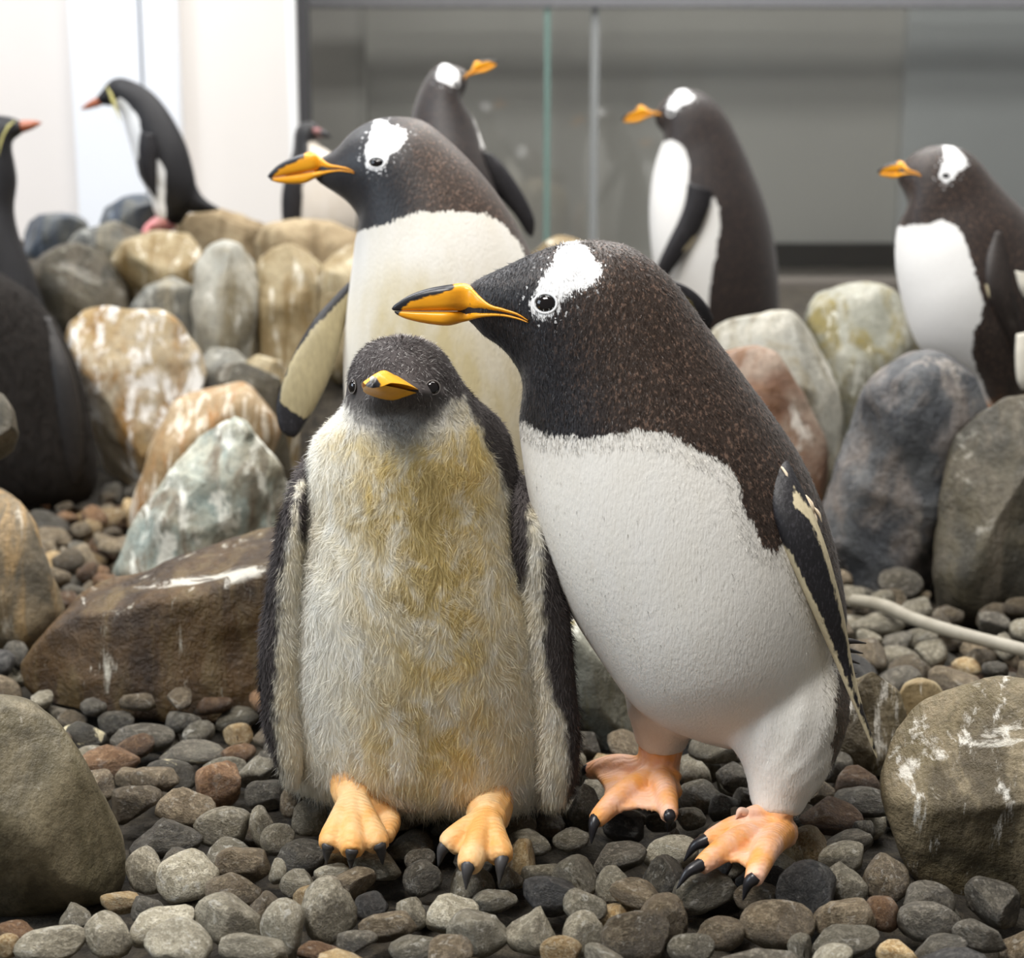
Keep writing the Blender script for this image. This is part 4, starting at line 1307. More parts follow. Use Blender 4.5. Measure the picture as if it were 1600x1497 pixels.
# gentoo on the boulders at the right
Y6 = 1.25
T = Thing('gentoo_penguin', 'gentoo penguin with broad white breast standing behind the blue grey boulder', 'penguin', at(1560, 640, Y6))
st6 = sA([(1122, 490, 1120, 545, .018), (1145, 470, 1140, 575, .026), (1180, 435, 1154, 610, .036), (1235, 410, 1158, 640, .046), (1300, 404, 1142, 668, .052), (1370, 418, 1124, 700, .058), (1430, 462, 1114, 745, .064), (1485, 530, 1110, 800, .070), (1540, 590, 1112, 860, .080), (1600, 650, 1120, 920, .090), (1655, 730, 1134, 985, .098),
           (1695, 830, 1152, 1050, .104), (1715, 940, 1176, 1120, .104), (1715, 1050, 1215, 1185, .098), (1695, 1160, 1290, 1240, .085), (1660, 1270, 1385, 1290, .07), (1600, 1360, 1440, 1365, .05), (1560, 1400, 1470, 1400, .03)])
B6 = Body(T, [loft(st6, Y6, 58, 36)], 0.006, M_GENTOO, [zA([(1100, 718), (1200, 705), (1290, 688), (1340, 705), (1372, 750), (1395, 830), (1420, 900), (1446, 990), (1440, 1060), (1410, 1120), (1405, 1200), (1430, 1280), (1475, 1390), (1440, 1400), (1300, 1300), (1050, 1250), (1050, 718)])],
          [zA([(1290, 400), (1330, 400), (1385, 455), (1378, 490), (1345, 512), (1330, 535), (1300, 546), (1278, 530), (1276, 512), (1295, 470), (1300, 440)])], 'same', br=lambda P: 0.55 + 0 * P[:, 0], smooth=4)
bill(T, sim((612, 482), (829, 505), zA([(1044, 505)])[0], zA([(1214, 524)])[0], False, 1.25), Y6, 0.62, B=B6)
for h in (B6.hit, B6.hit_far):
    hp_, hn_ = h(*zA([(1303, 520)])[0])
    eye(T, hp_, hn_, 0.0068, M_RING, 1.3, 0.7)
flip_part(T, hug(B6, sA([(1480, 730, 1520, 730, .010), (1450, 850, 1545, 870, .014), (1456, 950, 1565, 980, .014), (1500, 1060, 1590, 1080, .012), (1555, 1180, 1615, 1190, .01), (1590, 1300, 1608, 1302, .003)]), [-.008, .004, .006, .008], Y6 - .08), 0, flipper_mat('gentoo_flipper_brownish', (0.020, 0.015, 0.013)),
          white=zA([(1448, 930), (1462, 930), (1470, 960), (1462, 1000), (1450, 985)]))
M_FLANK = plain('flank_cream', (0.74, 0.70, 0.60), 0.8, 0.3, 0.1, 60)
for st_ in ([(1565, 880, 1620, 890, .01), (1580, 940, 1640, 950, .012), (1600, 980, 1640, 985, .004)], [(1570, 1120, 1630, 1110, .01), (1566, 1200, 1640, 1200, .014), (1572, 1290, 1640, 1290, .012), (1590, 1330, 1640, 1330, .004)]):
    T.part('flank_feathers', *loft(sA(st_), Y6 - .125, 18, 12), M_FLANK, label='cream feather tuft along the flipper edge')
stand_foot(T, at(1598, 650, Y6 - .0), (-1, -.4), M_FOOT)
stand_foot(T, at(1640, 646, Y6 + .06), (-1, -.4), M_FOOT)

# gentoo looking away to the right
Y4 = 1.55
T = Thing('gentoo_penguin', 'gentoo penguin turned away with bill raised, behind the middle gentoo', 'penguin', at(720, 640, Y4))
st4 = sB([(798, 72, 794, 142, .018), (770, 60, 786, 158, .026), (735, 48, 776, 176, .036), (695, 48, 782, 200, .046), (655, 80, 800, 225, .052), (622, 135, 822, 255, .058), (598, 195, 840, 300, .068), (582, 260, 858, 350, .080), (570, 340, 880, 410, .094), (560, 430, 905, 480, .106), (556, 540, 930, 580, .114), (560, 680, 940, 700, .116), (572, 830, 930, 840, .115), (582, 980, 922, 985, .112), (610, 1130, 900, 1135, .10), (660, 1270, 850, 1270, .06)])
B4 = Body(T, [loft(st4, Y4, 54, 36)], 0.007, M_GENTOO, [zB([(815, 235), (835, 255), (862, 300), (872, 370), (850, 365), (838, 300), (820, 262)])], [zB([(688, 62), (708, 38), (748, 66), (772, 98), (766, 126), (742, 132), (702, 118), (678, 106)])], 'same', br=lambda P: 0.3 + 0 * P[:, 0], smooth=4)
bill(T, sim((612, 482), (829, 505), zB([(910, 42)])[0], zB([(782, 108)])[0], True, 1.2), Y4, 0.62, B=B4)
for h in (B4.hit, B4.hit_far):
    hp_, hn_ = h(*zB([(755, 124)])[0])
    eye(T, hp_, hn_, 0.0065, M_RING, 1.2, 0.7)
flip_part(T, sB([(845, 380, 890, 385, .02), (850, 440, 935, 430, .022), (885, 510, 985, 500, .02), (935, 570, 1025, 570, .016), (985, 630, 1050, 632, .012), (1015, 680, 1050, 678, .006), (1035, 700, 1042, 700, .002)]), Y4 - .03)
flip_part(T, sB([(575, 400, 620, 400, .02), (560, 520, 630, 520, .02), (560, 640, 620, 640, .014), (575, 760, 590, 760, .003)]), Y4 - .09)
stand_foot(T, at(690, 640, Y4), (1, .5), M_FOOT)
stand_foot(T, at(750, 640, Y4), (1, .5), M_FOOT)

# rockhopper on the terrace
M_ROCKH = plumage('rockhopper_plumage', (0.008, 0.0078, 0.010), (0.008, 0.0078, 0.010), (0.02, 0.02, 0.022), (0.86, 0.87, 0.88), edge=0.006, rough=0.6)
M_RBILL = bill_mat('rockhopper_bill', (0.34, 0.10, 0.045))
M_PINK = foot_mat('rockhopper_foot', (0.62, 0.24, 0.25), (0.72, 0.36, 0.36))
M_CREST = plain('crest_yellow', (0.58, 0.53, 0.20), 0.7)
Y7 = 2.10
T = Thing('rockhopper_penguin', 'rockhopper penguin in profile on the terrace before the white wall', 'penguin', at(250, 362, Y7))
st7 = sC([(402, 244, 405, 278, .014), (428, 214, 445, 280, .022), (455, 180, 478, 288, .032), (500, 163, 496, 300, .040), (565, 182, 506, 318, .044), (630, 220, 516, 345, .048), (690, 285, 528, 390, .056), (740, 365, 546, 450, .064), (780, 450, 562, 510, .070), (806, 540, 580, 575, .072), (820, 620, 612, 632, .068), (815, 690, 650, 690, .055), (780, 735, 690, 735, .035)])
w7 = zC([(480, 262), (505, 248), (540, 280), (578, 330), (592, 400), (582, 460), (572, 520), (580, 570), (620, 630), (640, 560), (640, 490), (665, 510), (692, 560), (690, 650), (695, 760), (620, 760), (470, 500), (450, 300)])
B7 = Body(T, [loft(st7, Y7, 50, 32), tube([at(*zC([(690, 640)])[0], Y7 - .03), at(*zC([(682, 700)])[0], Y7 - .035), at(*zC([(690, 752)])[0], Y7 - .035)], [.035, .024, .016]),
               tube([at(*zC([(745, 680)])[0], Y7 + .03), at(*zC([(730, 740)])[0], Y7 + .03), at(*zC([(722, 775)])[0], Y7 + .03)], [.035, .024, .016])], 0.0055, M_ROCKH, [w7], [], 'same', smooth=3)
cone_bill(T, zC([(338, 295)])[0], zC([(412, 240)])[0], zC([(420, 282)])[0], Y7, .014, M_RBILL)
for h in (B7.hit, B7.hit_far):
    hp_, hn_ = h(*zC([(432, 238)])[0])
    eye(T, hp_, hn_, 0.006, None)
flip_part(T, sC([(585, 390, 640, 400, .012), (578, 460, 655, 470, .014), (585, 530, 655, 540, .013), (605, 590, 655, 600, .010), (628, 640, 656, 645, .006), (645, 665, 652, 666, .002)]), Y7 - .075)
flip_part(T, sC([(600, 390, 640, 400, .012), (600, 530, 650, 540, .013), (640, 640, 650, 645, .004)]), Y7 + .07)
parts = []
for i in range(9):
    a, b, c = [at(*q, Y7 - .045) for q in zC([(448 + i * 2, 205 + i * 3), (465 + i * 2, 255 + i * 2), (478 + i * 3, 290 + i * 7)])]
    parts.append(tube([a, b, c], [.0014, .0018, .0006], 8, 5))
T.part('crest', *combine(parts), M_CREST, kind='stuff', label='drooping pale yellow crest')
V, Fs = loft(sC([(815, 600, 720, 690, .045), (838, 648, 760, 722, .036), (870, 680, 815, 728, .024), (905, 702, 885, 722, .01), (918, 710, 912, 716, .003)]), Y7, 24, 18)
T.part('tail', V, Fs, M_ROCKH, None, {'w': np.full(len(V), -.05), 'p': np.full(len(V), -.05), 'br': np.zeros(len(V)), 'st': np.zeros(len(V))})
for (x0, y0), (x1, y1), dy in (((692, 752), (600, 832), -.035), ((728, 772), (650, 835), .03)):
    a, b = at(*zC([(x0, y0)])[0], Y7 + dy), at(*zC([(x1, y1)])[0], Y7 + dy)
    b = b + np.array([0, 0, .008])
    V, Fs = fuse([tube([a, (a + b) / 2 + np.array([0, 0, .004]), b], [.014, .013, .008])] + slab_toes((a + b) / 2, [b + np.array([.01, -.03, 0]), b, b + np.array([.01, .03, 0])], .008, .005), 0.003, 3)
    T.part('foot', V, Fs, M_PINK, label='pink foot')

# small penguin with the pink face
Y8 = 2.25
T = Thing('humboldt_penguin', 'small black and white penguin with pink face behind the terrace stones', 'penguin', at(490, 390, Y8))
st8 = sC([(1262, 350, 1315, 346, .018), (1240, 368, 1332, 362, .030), (1228, 398, 1330, 402, .036), (1226, 432, 1322, 436, .038), (1222, 470, 1360, 462, .044), (1206, 530, 1430, 515, .058), (1190, 610, 1472, 600, .068), (1180, 700, 1490, 700, .074), (1182, 780, 1490, 785, .072), (1196, 840, 1470, 845, .062), (1230, 885, 1420, 885, .04)])
M_HUMB = plumage('humboldt_plumage', (0.012, 0.011, 0.012), (0.012, 0.011, 0.012), (0.03, 0.028, 0.028), (0.74, 0.70, 0.66), (0.42, 0.33, 0.20), 0.008)
B8 = Body(T, [loft(st8, Y8, 44, 32)], 0.0065, M_HUMB, [zC([(1290, 432), (1276, 520), (1262, 620), (1256, 720), (1252, 920), (1520, 920), (1520, 425), (1330, 428)])], [], 'dark', st=lambda P: 0.4 + 0 * P[:, 0], smooth=3)
V, Fs = loft(sC([(1318, 372, 1318, 420, .014), (1345, 380, 1345, 418, .011), (1365, 390, 1362, 416, .007), (1384, 408, 1382, 414, .002)]), Y8 - .01, 20, 16)
P, dz = project(V)
T.part('bill', V, Fs, bill_mat('humboldt_bill', (0.16, 0.10, 0.10)), None, {'k': (P[:, 0] - zC([(1340, 0)])[0][0]) * .0014}, label='stout dark bill')
V, Fs = loft(sC([(1296, 384, 1296, 396, .008), (1312, 372, 1314, 400, .022), (1332, 374, 1332, 396, .016), (1344, 382, 1343, 390, .005)]), Y8 - .012, 16, 14)
T.part('face_skin', V, Fs, plain('face_pink', (0.36, 0.17, 0.17), 0.6), label='pink bare skin round the bill')
hp_, hn_ = B8.hit(*zC([(1292, 372)])[0])
eye(T, hp_, hn_, 0.006, None)
hp_, hn_ = B8.hit_far(*zC([(1292, 372)])[0])
eye(T, hp_, hn_, 0.006, None)
flip_part(T, sC([(1196, 560, 1240, 560, .012), (1178, 640, 1262, 640, .014), (1176, 730, 1260, 730, .012), (1186, 810, 1250, 812, .008), (1205, 855, 1235, 856, .003)]), Y8 - .06)
flip_part(T, sC([(1440, 560, 1470, 560, .012), (1470, 700, 1500, 700, .012), (1480, 800, 1495, 800, .004)]), Y8 + .03)
stand_foot(T, at(470, 392, Y8), (1, -.6), M_CLAW, .7)
stand_foot(T, at(520, 394, Y8), (1, -.6), M_CLAW, .7)

# rockhopper at the frame edge, looking right
Y9 = 1.75
T = Thing('rockhopper_penguin', 'rockhopper penguin looking over the back of the dark brown bird', 'penguin', at(-10, 640, Y9))
st9 = sC([(92, 346, 96, 404, .018), (60, 332, 70, 414, .028), (10, 322, 50, 430, .040), (-50, 325, 52, 470, .048), (-100, 380, 64, 530, .054), (-130, 460, 72, 595, .060), (-150, 550, 66, 655, .066), (-170, 650, 60, 720, .074), (-190, 760, 80, 820, .088), (-200, 900, 130, 950, .10), (-200, 1050, 175, 1080, .11), (-190, 1200, 205, 1210, .11), (-150, 1380, 180, 1380, .10), (-80, 1480, 120, 1480, .06)])
B9 = Body(T, [loft(st9, Y9, 50, 32)], 0.008, M_ROCKH, [], [], 'dark', smooth=3)
cone_bill(T, zC([(174, 353)])[0], zC([(88, 343)])[0], zC([(92, 396)])[0], Y9, .016, M_RBILL)
for h in (B9.hit, B9.hit_far):
    hp_, hn_ = h(*zC([(52, 358)])[0])
    eye(T, hp_, hn_, 0.007, None)
parts = []
for i in range(8):
    a, b, c = [at(*q, Y9 - .062) for q in zC([(60 - i * 4, 345 + i * 3), (25 - i * 3, 385 + i * 6), (8 - i * 2, 430 + i * 8)])]
    parts.append(tube([a, b, c], [.0014, .0018, .0006], 8, 5))
T.part('crest', *combine(parts), M_CREST, kind='stuff', label='drooping yellow crest')
flip_part(T, sC([(-120, 700, -60, 700, .015), (-130, 900, -40, 900, .018), (-100, 1100, -40, 1100, .012), (-80, 1220, -70, 1220, .003)]), Y9 - .10)
stand_foot(T, at(-30, 645, Y9 - .04), (1, -.3), M_PINK, .9)
stand_foot(T, at(20, 640, Y9 + .05), (1, -.3), M_PINK, .9)

# dark brown bird at the frame edge
Y10 = 1.38
T = Thing('dark_penguin', 'dark brown fluffy bird seen from behind beside the cream boulder', 'penguin', at(60, 790, Y10))
st10 = [(-150, 250, -100, 245, .03), (-185, 290, -70, 285, .06), (-185, 350, -60, 350, .065), (-175, 400, -30, 405, .07), (-190, 450, 45, 455, .085), (-200, 500, 88, 505, .10), (-205, 560, 116, 560, .112), (-205, 620, 136, 620, .118), (-200, 690, 148, 690, .12), (-180, 740, 152, 745, .11), (-130, 775, 140, 780, .085), (-60, 790, 100, 792, .05)]
M_BROWN = plumage('dark_brown_plumage', (0.008, 0.0065, 0.0055), (0.012, 0.009, 0.007), (0.026, 0.018, 0.013), rough=0.9)
B10 = Body(T, [loft(st10, Y10, 48, 36)], 0.007, M_BROWN, [], [], 'dark', br=lambda P: 0.6 + 0 * P[:, 0], smooth=3)
strands(T, B10, 'down', M_BROWN, 16000, 0.012, 0.0008, 0.85, None, 0.25, None, 31)
flip_part(T, hug(B10, [(40, 490, 80, 495, .012), (70, 570, 112, 575, .016), (85, 650, 128, 655, .014), (98, 720, 130, 725, .008), (112, 755, 122, 756, .002)], [-.02, .0, .004, .004], Y10 - .06), 0, flipper_mat('brown_flipper', (0.010, 0.008, 0.007)))
bill(T, sim((612, 482), (829, 505), (-240, 330), (-150, 325), False, 1.1), Y10, 0.72)
for h in (B10.hit, B10.hit_far):
    hp_, hn_ = h(-140, 300)
    eye(T, hp_, hn_, 0.008, None)
stand_foot(T, at(0, 790, Y10 - .03), (-1, .3), M_FOOT)
stand_foot(T, at(80, 790, Y10 - .03), (-1, .3), M_FOOT)

# ------------------------------------------------------------------ pebbles
def pebble_mat(name, a, b, c, splash=0.35, rough=0.38, sscale=2.2, scol=(0.58, 0.56, 0.50)):
    n = NT(name, rough, 0.5)
    rv = n.n('ShaderNodeObjectInfo').outputs['Random']
    rv2 = n.attr('pr')
    off = n.n('ShaderNodeCombineXYZ', {0: n.math('MULTIPLY', rv, 37.0), 1: n.math('MULTIPLY', rv2, 53.0), 2: n.math('MULTIPLY', rv, 19.0)}).outputs[0]
    co = n.n('ShaderNodeVectorMath', {0: n.n('ShaderNodeTexCoord').outputs['Object'], 1: off}, operation='ADD').outputs[0]
    f1 = n.noise(co, 1.3, 5.0, 0.6, 0.3)
    f2 = n.noise(co, 4.0, 6.0, 0.7)
    f3 = n.noise(co, 14.0, 5.0, 0.75)
    col = n.mix(n.step(f1, 0.35, 0.65), a, b)
    col = n.mix(n.math('MULTIPLY', n.step(f2, 0.46, 0.62), 0.85), col, c)
    col = n.mix(n.math('MULTIPLY', n.step(f3, 0.46, 0.66), 0.7), col, tuple(x * 0.3 for x in a))
    br = n.math('ADD', 0.55, n.math('MULTIPLY', n.math('FRACT', n.math('ADD', n.math('MULTIPLY', rv, 7.31), rv2)), 0.95))
    col = n.mix(1.0, col, n.n('ShaderNodeCombineXYZ', {0: br, 1: br, 2: br}).outputs[0], 'MULTIPLY')
    f4 = n.noise(co, sscale, 7.0, 0.66, 0.6)
    f5 = n.noise(co, 22.0, 4.0, 0.7)
    col = n.mix(n.math('MULTIPLY', n.step(f4, 0.58, 0.64), splash), col, scol)
    col = n.mix(n.math('MULTIPLY', n.step(f5, 0.66, 0.72), 0.45), col, (0.50, 0.47, 0.40))
    n.bump(n.math('ADD', f2, n.math('MULTIPLY', f3, 0.5)), 0.55, 0.12)
    n.put(n.b.inputs['Roughness'], n.math('ADD', rough - 0.12, n.math('MULTIPLY', f2, 0.34)))
    return n.out(col)


KIND = {
    'd': ('dark grey', pebble_mat('pebble_dark', (0.062, 0.054, 0.041), (0.108, 0.095, 0.072), (0.20, 0.178, 0.14), 0.25)),
    'g': ('grey olive', pebble_mat('pebble_grey', (0.140, 0.122, 0.086), (0.225, 0.200, 0.145), (0.36, 0.325, 0.25), 0.4)),
    'b': ('brown', pebble_mat('pebble_brown', (0.105, 0.078, 0.046), (0.165, 0.125, 0.078), (0.28, 0.225, 0.15), 0.3)),
    'r': ('rust brown', pebble_mat('pebble_rust', (0.12, 0.060, 0.026), (0.18, 0.10, 0.05), (0.28, 0.17, 0.09), 0.2)),
    'p': ('pale mottled', pebble_mat('pebble_pale', (0.26, 0.23, 0.165), (0.39, 0.35, 0.26), (0.52, 0.48, 0.38), 0.7)),
    't': ('tan orange', pebble_mat('pebble_tan', (0.28, 0.17, 0.065), (0.42, 0.30, 0.15), (0.56, 0.45, 0.28), 0.3)),
    'k': ('blackish', pebble_mat('pebble_black', (0.026, 0.025, 0.025), (0.045, 0.043, 0.041), (0.09, 0.085, 0.078), 0.10)),
    's': ('dropping splashed grey', pebble_mat('pebble_splashed', (0.08, 0.07, 0.055), (0.13, 0.118, 0.092), (0.17, 0.15, 0.115), 0.95, 0.38, 0.9, (0.70, 0.62, 0.40))),
}
NVAR = 16


def pebble_shape(seed, sub):
    r = np.random.default_rng(seed)
    V = ICO[sub][0].copy()
    for _ in range(r.integers(7, 13)):
        n = r.normal(0, 1, 3)
        n /= np.linalg.norm(n)
        h = r.uniform(0.46, 0.88)
        d = V @ n
        k = 55.0
        soft = -np.log(np.exp(-k * d) + np.exp(-k * h)) / k
        V = V + np.outer(np.minimum(0, soft - d), n)
    o = Vector((seed * 3.7, seed * 1.3, 0))
    for i, v in enumerate(V):
        V[i] = v * (1 + 0.10 * mn.noise(Vector(v) * 1.4 + o) + 0.035 * mn.noise(Vector(v) * 4.0 + o))
    V -= (V.max(0) + V.min(0)) / 2
    V = V / ((V.max(0) - V.min(0)) / 2)
    r_ = np.linalg.norm(V, axis=1)
    return V * np.minimum(1, 1.10 / r_)[:, None]      # stays within the ellipsoid used for packing


SHAPES = [pebble_shape(100 + i, 3) for i in range(NVAR)]
SHAPES2 = [pebble_shape(100 + i, 2) for i in range(NVAR)]
PMESH = {}


def peb_mesh(i, k):
    if (i, k) not in PMESH:
        me = mesh_of('pebble', SHAPES[i], ICO[3][1], KIND[k][1], {'pr': np.full(len(SHAPES[i]), 0.37)})
        PMESH[(i, k)] = me
    return PMESH[(i, k)]


# height map of the gravel
RES = 0.004
GX0, GX1, GY0, GY1 = -1.0, 1.1, -0.40, 1.50
NX, NY = int((GX1 - GX0) / RES), int((GY1 - GY0) / RES)
HM = np.full((NX, NY), -0.03)
CEIL = np.full((NX, NY), 9.0)
gx = GX0 + (np.arange(NX) + 0.5) * RES
gy = GY0 + (np.arange(NY) + 0.5) * RES
for V in ROCKS:
    lowv = V[V[:, 2] < 0.055]
    if len(lowv) < 3:
        continue
    if lowv[:, 0].max() < GX0 or lowv[:, 0].min() > GX1 or lowv[:, 1].max() < GY0 or lowv[:, 1].min() > GY1:
        continue
    ix = ((lowv[:, 0] - GX0) / RES).astype(int)
    iy = ((lowv[:, 1] - GY0) / RES).astype(int)
    for j in range(max(0, iy.min()), min(NY, iy.max() + 1)):
        s_ = ix[np.abs(iy - j) <= 2]
        if len(s_):
            HM[max(0, s_.min()):max(0, s_.max() + 1), j] = 5.0
XX, YY = np.meshgrid(gx, gy, indexing='ij')
for ft in FEET:      # pebbles under the feet stay below the soles
    for t in ft[1:]:
        for s in np.linspace(0, 1.0, 12):
            p = ft[0] * (1 - s) + t * s
            CEIL[(XX - p[0]) ** 2 + (YY - p[1]) ** 2 < 0.022 ** 2] = 0.022
CEIL[((XX - at(655, 1200, .06)[0]) / 0.165) ** 2 + ((YY - .06) / 0.125) ** 2 < 1] = 0.022
for (cx_, cy_), (rx_, ry_), zz_ in ((at(-20, 780, Y10)[:2], (0.20, 0.13), 0.010), (at(725, 950, .60)[:2], (0.16, 0.14), 0.008), (at(690, 985, .50)[:2], (0.13, 0.10), 0.006)):
    CEIL[((XX - cx_) / rx_) ** 2 + ((YY - cy_) / ry_) ** 2 < 1] = zz_
for q in catmull(hp, 120):      # the hose lies on the pebbles
    CEIL[(XX - q[0]) ** 2 + (YY - q[1]) ** 2 < 0.015 ** 2] = q[2] - 0.0085
PEB = []


def ell_surface(c, R, ax):
    """cells under an ellipsoid and its lower / upper surface there, relative to the centre height"""
    A = R @ np.diag(1 / np.array(ax) ** 2) @ R.T
    S = R @ np.diag(np.array(ax) ** 2) @ R.T
    ex, ey = math.sqrt(S[0, 0]), math.sqrt(S[1, 1])
    i0, i1 = int((c[0] - ex - GX0) / RES), int((c[0] + ex - GX0) / RES) + 1
    j0, j1 = int((c[1] - ey - GY0) / RES), int((c[1] + ey - GY0) / RES) + 1
    if i0 < 0 or j0 < 0 or i1 >= NX or j1 >= NY:
        return None
    dx = (gx[i0:i1] - c[0])[:, None]
    dy = (gy[j0:j1] - c[1])[None, :]
    a = A[2, 2]
    b = 2 * (A[0, 2] * dx + A[1, 2] * dy)
    q = A[0, 0] * dx * dx + 2 * A[0, 1] * dx * dy + A[1, 1] * dy * dy - 1
    disc = b * b - 4 * a * q
    ok = disc > 0
    sq = np.sqrt(np.where(ok, disc, 0))
    return (slice(i0, i1), slice(j0, j1)), ok, (-b - sq) / (2 * a), (-b + sq) / (2 * a)


def stamp(c, R, ax, kind, hero=False):
    g = ell_surface(c, R, ax)
    if g:
        sl, ok, lo, hi = g
        HM[sl] = np.where(ok, np.maximum(HM[sl], c[2] + hi), HM[sl])
    PEB.append((np.array(c), R, np.array(ax), kind, hero))


def rot_of(yaw, tx, ty):
    return np.array((Matrix.Rotation(yaw, 3, 'Z') @ Matrix.Rotation(tx, 3, 'X') @ Matrix.Rotation(ty, 3, 'Y')))


# pebbles measured one by one (zoom coordinates: x, y, half width, half height, kind)
z1 = [(365, 320, 100, 72, 's'), (635, 325, 138, 62, 'd'), (860, 392, 145, 58, 's'), (475, 440, 140, 78, 'r'), (755, 490, 108, 68, 's'), (975, 540, 100, 108, 'r'), (612, 622, 115, 85, 'b'), (820, 640, 122, 88, 'b'), (590, 505, 68, 54, 'b'),
      (650, 775, 160, 86, 'd'), (950, 738, 122, 84, 'g'), (1115, 730, 54, 92, 'g'), (1215, 768, 72, 70, 'g'), (660, 915, 84, 98, 'g'), (830, 940, 130, 115, 'p'), (1085, 890, 118, 76, 'b'), (1040, 1010, 118, 84, 'b'), (1340, 860, 108, 80, 'd'), (1240, 920, 40, 58, 'p'),
      (1335, 975, 80, 62, 'g'), (1370, 1045, 60, 60, 't'), (545, 1060, 90, 48, 't'), (650, 1092, 70, 58, 'd'), (740, 1170, 138, 86, 'p'), (1000, 1150, 162, 108, 'g'), (1185, 1080, 80, 74, 'b'), (1245, 1170, 92, 130, 'p'), (1470, 1090, 118, 138, 'g'), (200, 1240, 145, 74, 'g'),
      (490, 1200, 100, 100, 'g'), (70, 1190, 80, 50, 'r'), (1185, 580, 90, 68, 'd'), (1315, 612, 64, 68, 'b'), (1380, 680, 80, 80, 'g'), (1175, 440, 62, 60, 'd'), (1060, 222, 100, 52, 'g'), (1060, 312, 64, 54, 't'), (520, 262, 80, 60, 'd'), (1075, 420, 80, 64, 'r'), (320, 250, 62, 48, 'b'), (350, 200, 95, 45, 'd'), (330, 1120, 70, 60, 'g'), (95, 1250, 50, 50, 't')]
z2 = [(500, 480, 78, 66, 'd'), (490, 410, 58, 44, 'd'), (920, 340, 84, 50, 'g'), (1080, 328, 70, 44, 'g'), (1288, 282, 80, 64, 'k'), (1432, 262, 58, 38, 'd'), (1465, 380, 105, 62, 'p'), (1270, 400, 108, 60, 'd'), (1245, 505, 70, 70, 'g'), (1095, 490, 86, 84, 'g'), (1010, 545, 108, 76, 'k'), (955, 468, 80, 44, 'g'),
      (615, 630, 98, 78, 'p'), (740, 690, 115, 92, 'p'), (920, 700, 100, 92, 'g'), (1010, 752, 78, 60, 't'), (1162, 700, 80, 84, 'g'), (1368, 690, 128, 102, 'b'), (470, 620, 64, 60, 'g'), (300, 590, 64, 58, 'k'), (350, 680, 108, 58, 'b'), (500, 750, 118, 54, 'g'), (1440, 480, 74, 86, 'd'), (1128, 200, 55, 82, 'd'),
      (320, 425, 98, 58, 'g'), (1348, 540, 48, 40, 'g'), (150, 470, 70, 45, 'p'), (250, 730, 80, 50, 'd'), (100, 770, 80, 40, 'r'), (780, 570, 90, 45, 'g'), (850, 480, 50, 45, 'b')]
z3 = [(690, 952, 118, 132, 'k'), (285, 940, 128, 84, 'g'), (560, 1092, 148, 98, 'b'), (862, 912, 90, 88, 'g'), (1012, 892, 88, 102, 'b'), (880, 1062, 118, 82, 'b'), (1205, 1062, 122, 78, 'd'), (345, 1122, 98, 68, 'b'), (800, 632, 124, 78, 'r'), (905, 500, 92, 80, 'r'), (690, 755, 90, 78, 't'), (870, 752, 98, 58, 'd'),
      (1012, 722, 44, 64, 'd'), (905, 1165, 138, 70, 'g'), (1400, 1125, 108, 60, 'd'), (750, 520, 68, 50, 'b'), (460, 960, 88, 58, 'b'), (60, 1085, 98, 108, 'b'), (200, 1170, 94, 60, 'g'), (400, 470, 80, 66, 'd'), (250, 545, 90, 70, 'g'), (350, 600, 60, 60, 'd'), (1010, 1040, 70, 70, 'r'), (820, 410, 80, 60, 'd'), (1180, 1180, 110, 50, 'd'), (1090, 1180, 80, 50, 't'), (730, 1170, 50, 60, 'g'), (210, 640, 60, 48, 'g'), (450, 560, 60, 50, 'd')]
heroes = []
for zs, (x0, y0, f) in ((z1, (0, 1040, 2.857)), (z2, (460, 1180, 2.5)), (z3, (1000, 1040, 2.667))):
    heroes += [(x0 + a / f, y0 + b / f, c / f, d / f, k) for a, b, c, d, k in zs]
HERO = []
for i, (px, py, rx, ry, k) in enumerate(heroes):
    g0 = gnd(px, py, 0.012)
    sc_ = np.linalg.norm(g0 - CAM) / F
    a, b = rx * sc_ * 1.04, ry * sc_ * 1.04
    zc = max(0.002, min(b * 0.55, 0.022)) - 0.004
    c = gnd(px, py, zc)
    tl = 0.30 + rnd.uniform(-0.15, 0.15)
    R = np.array(Matrix.Rotation(-tl, 3, 'X') @ Matrix.Rotation(rnd.uniform(-0.3, 0.3), 3, 'Y'))
    dep = (a + b) / 2 * rnd.uniform(0.75, 1.0)
    HERO.append([c, R, np.array((a, dep, b)), k])


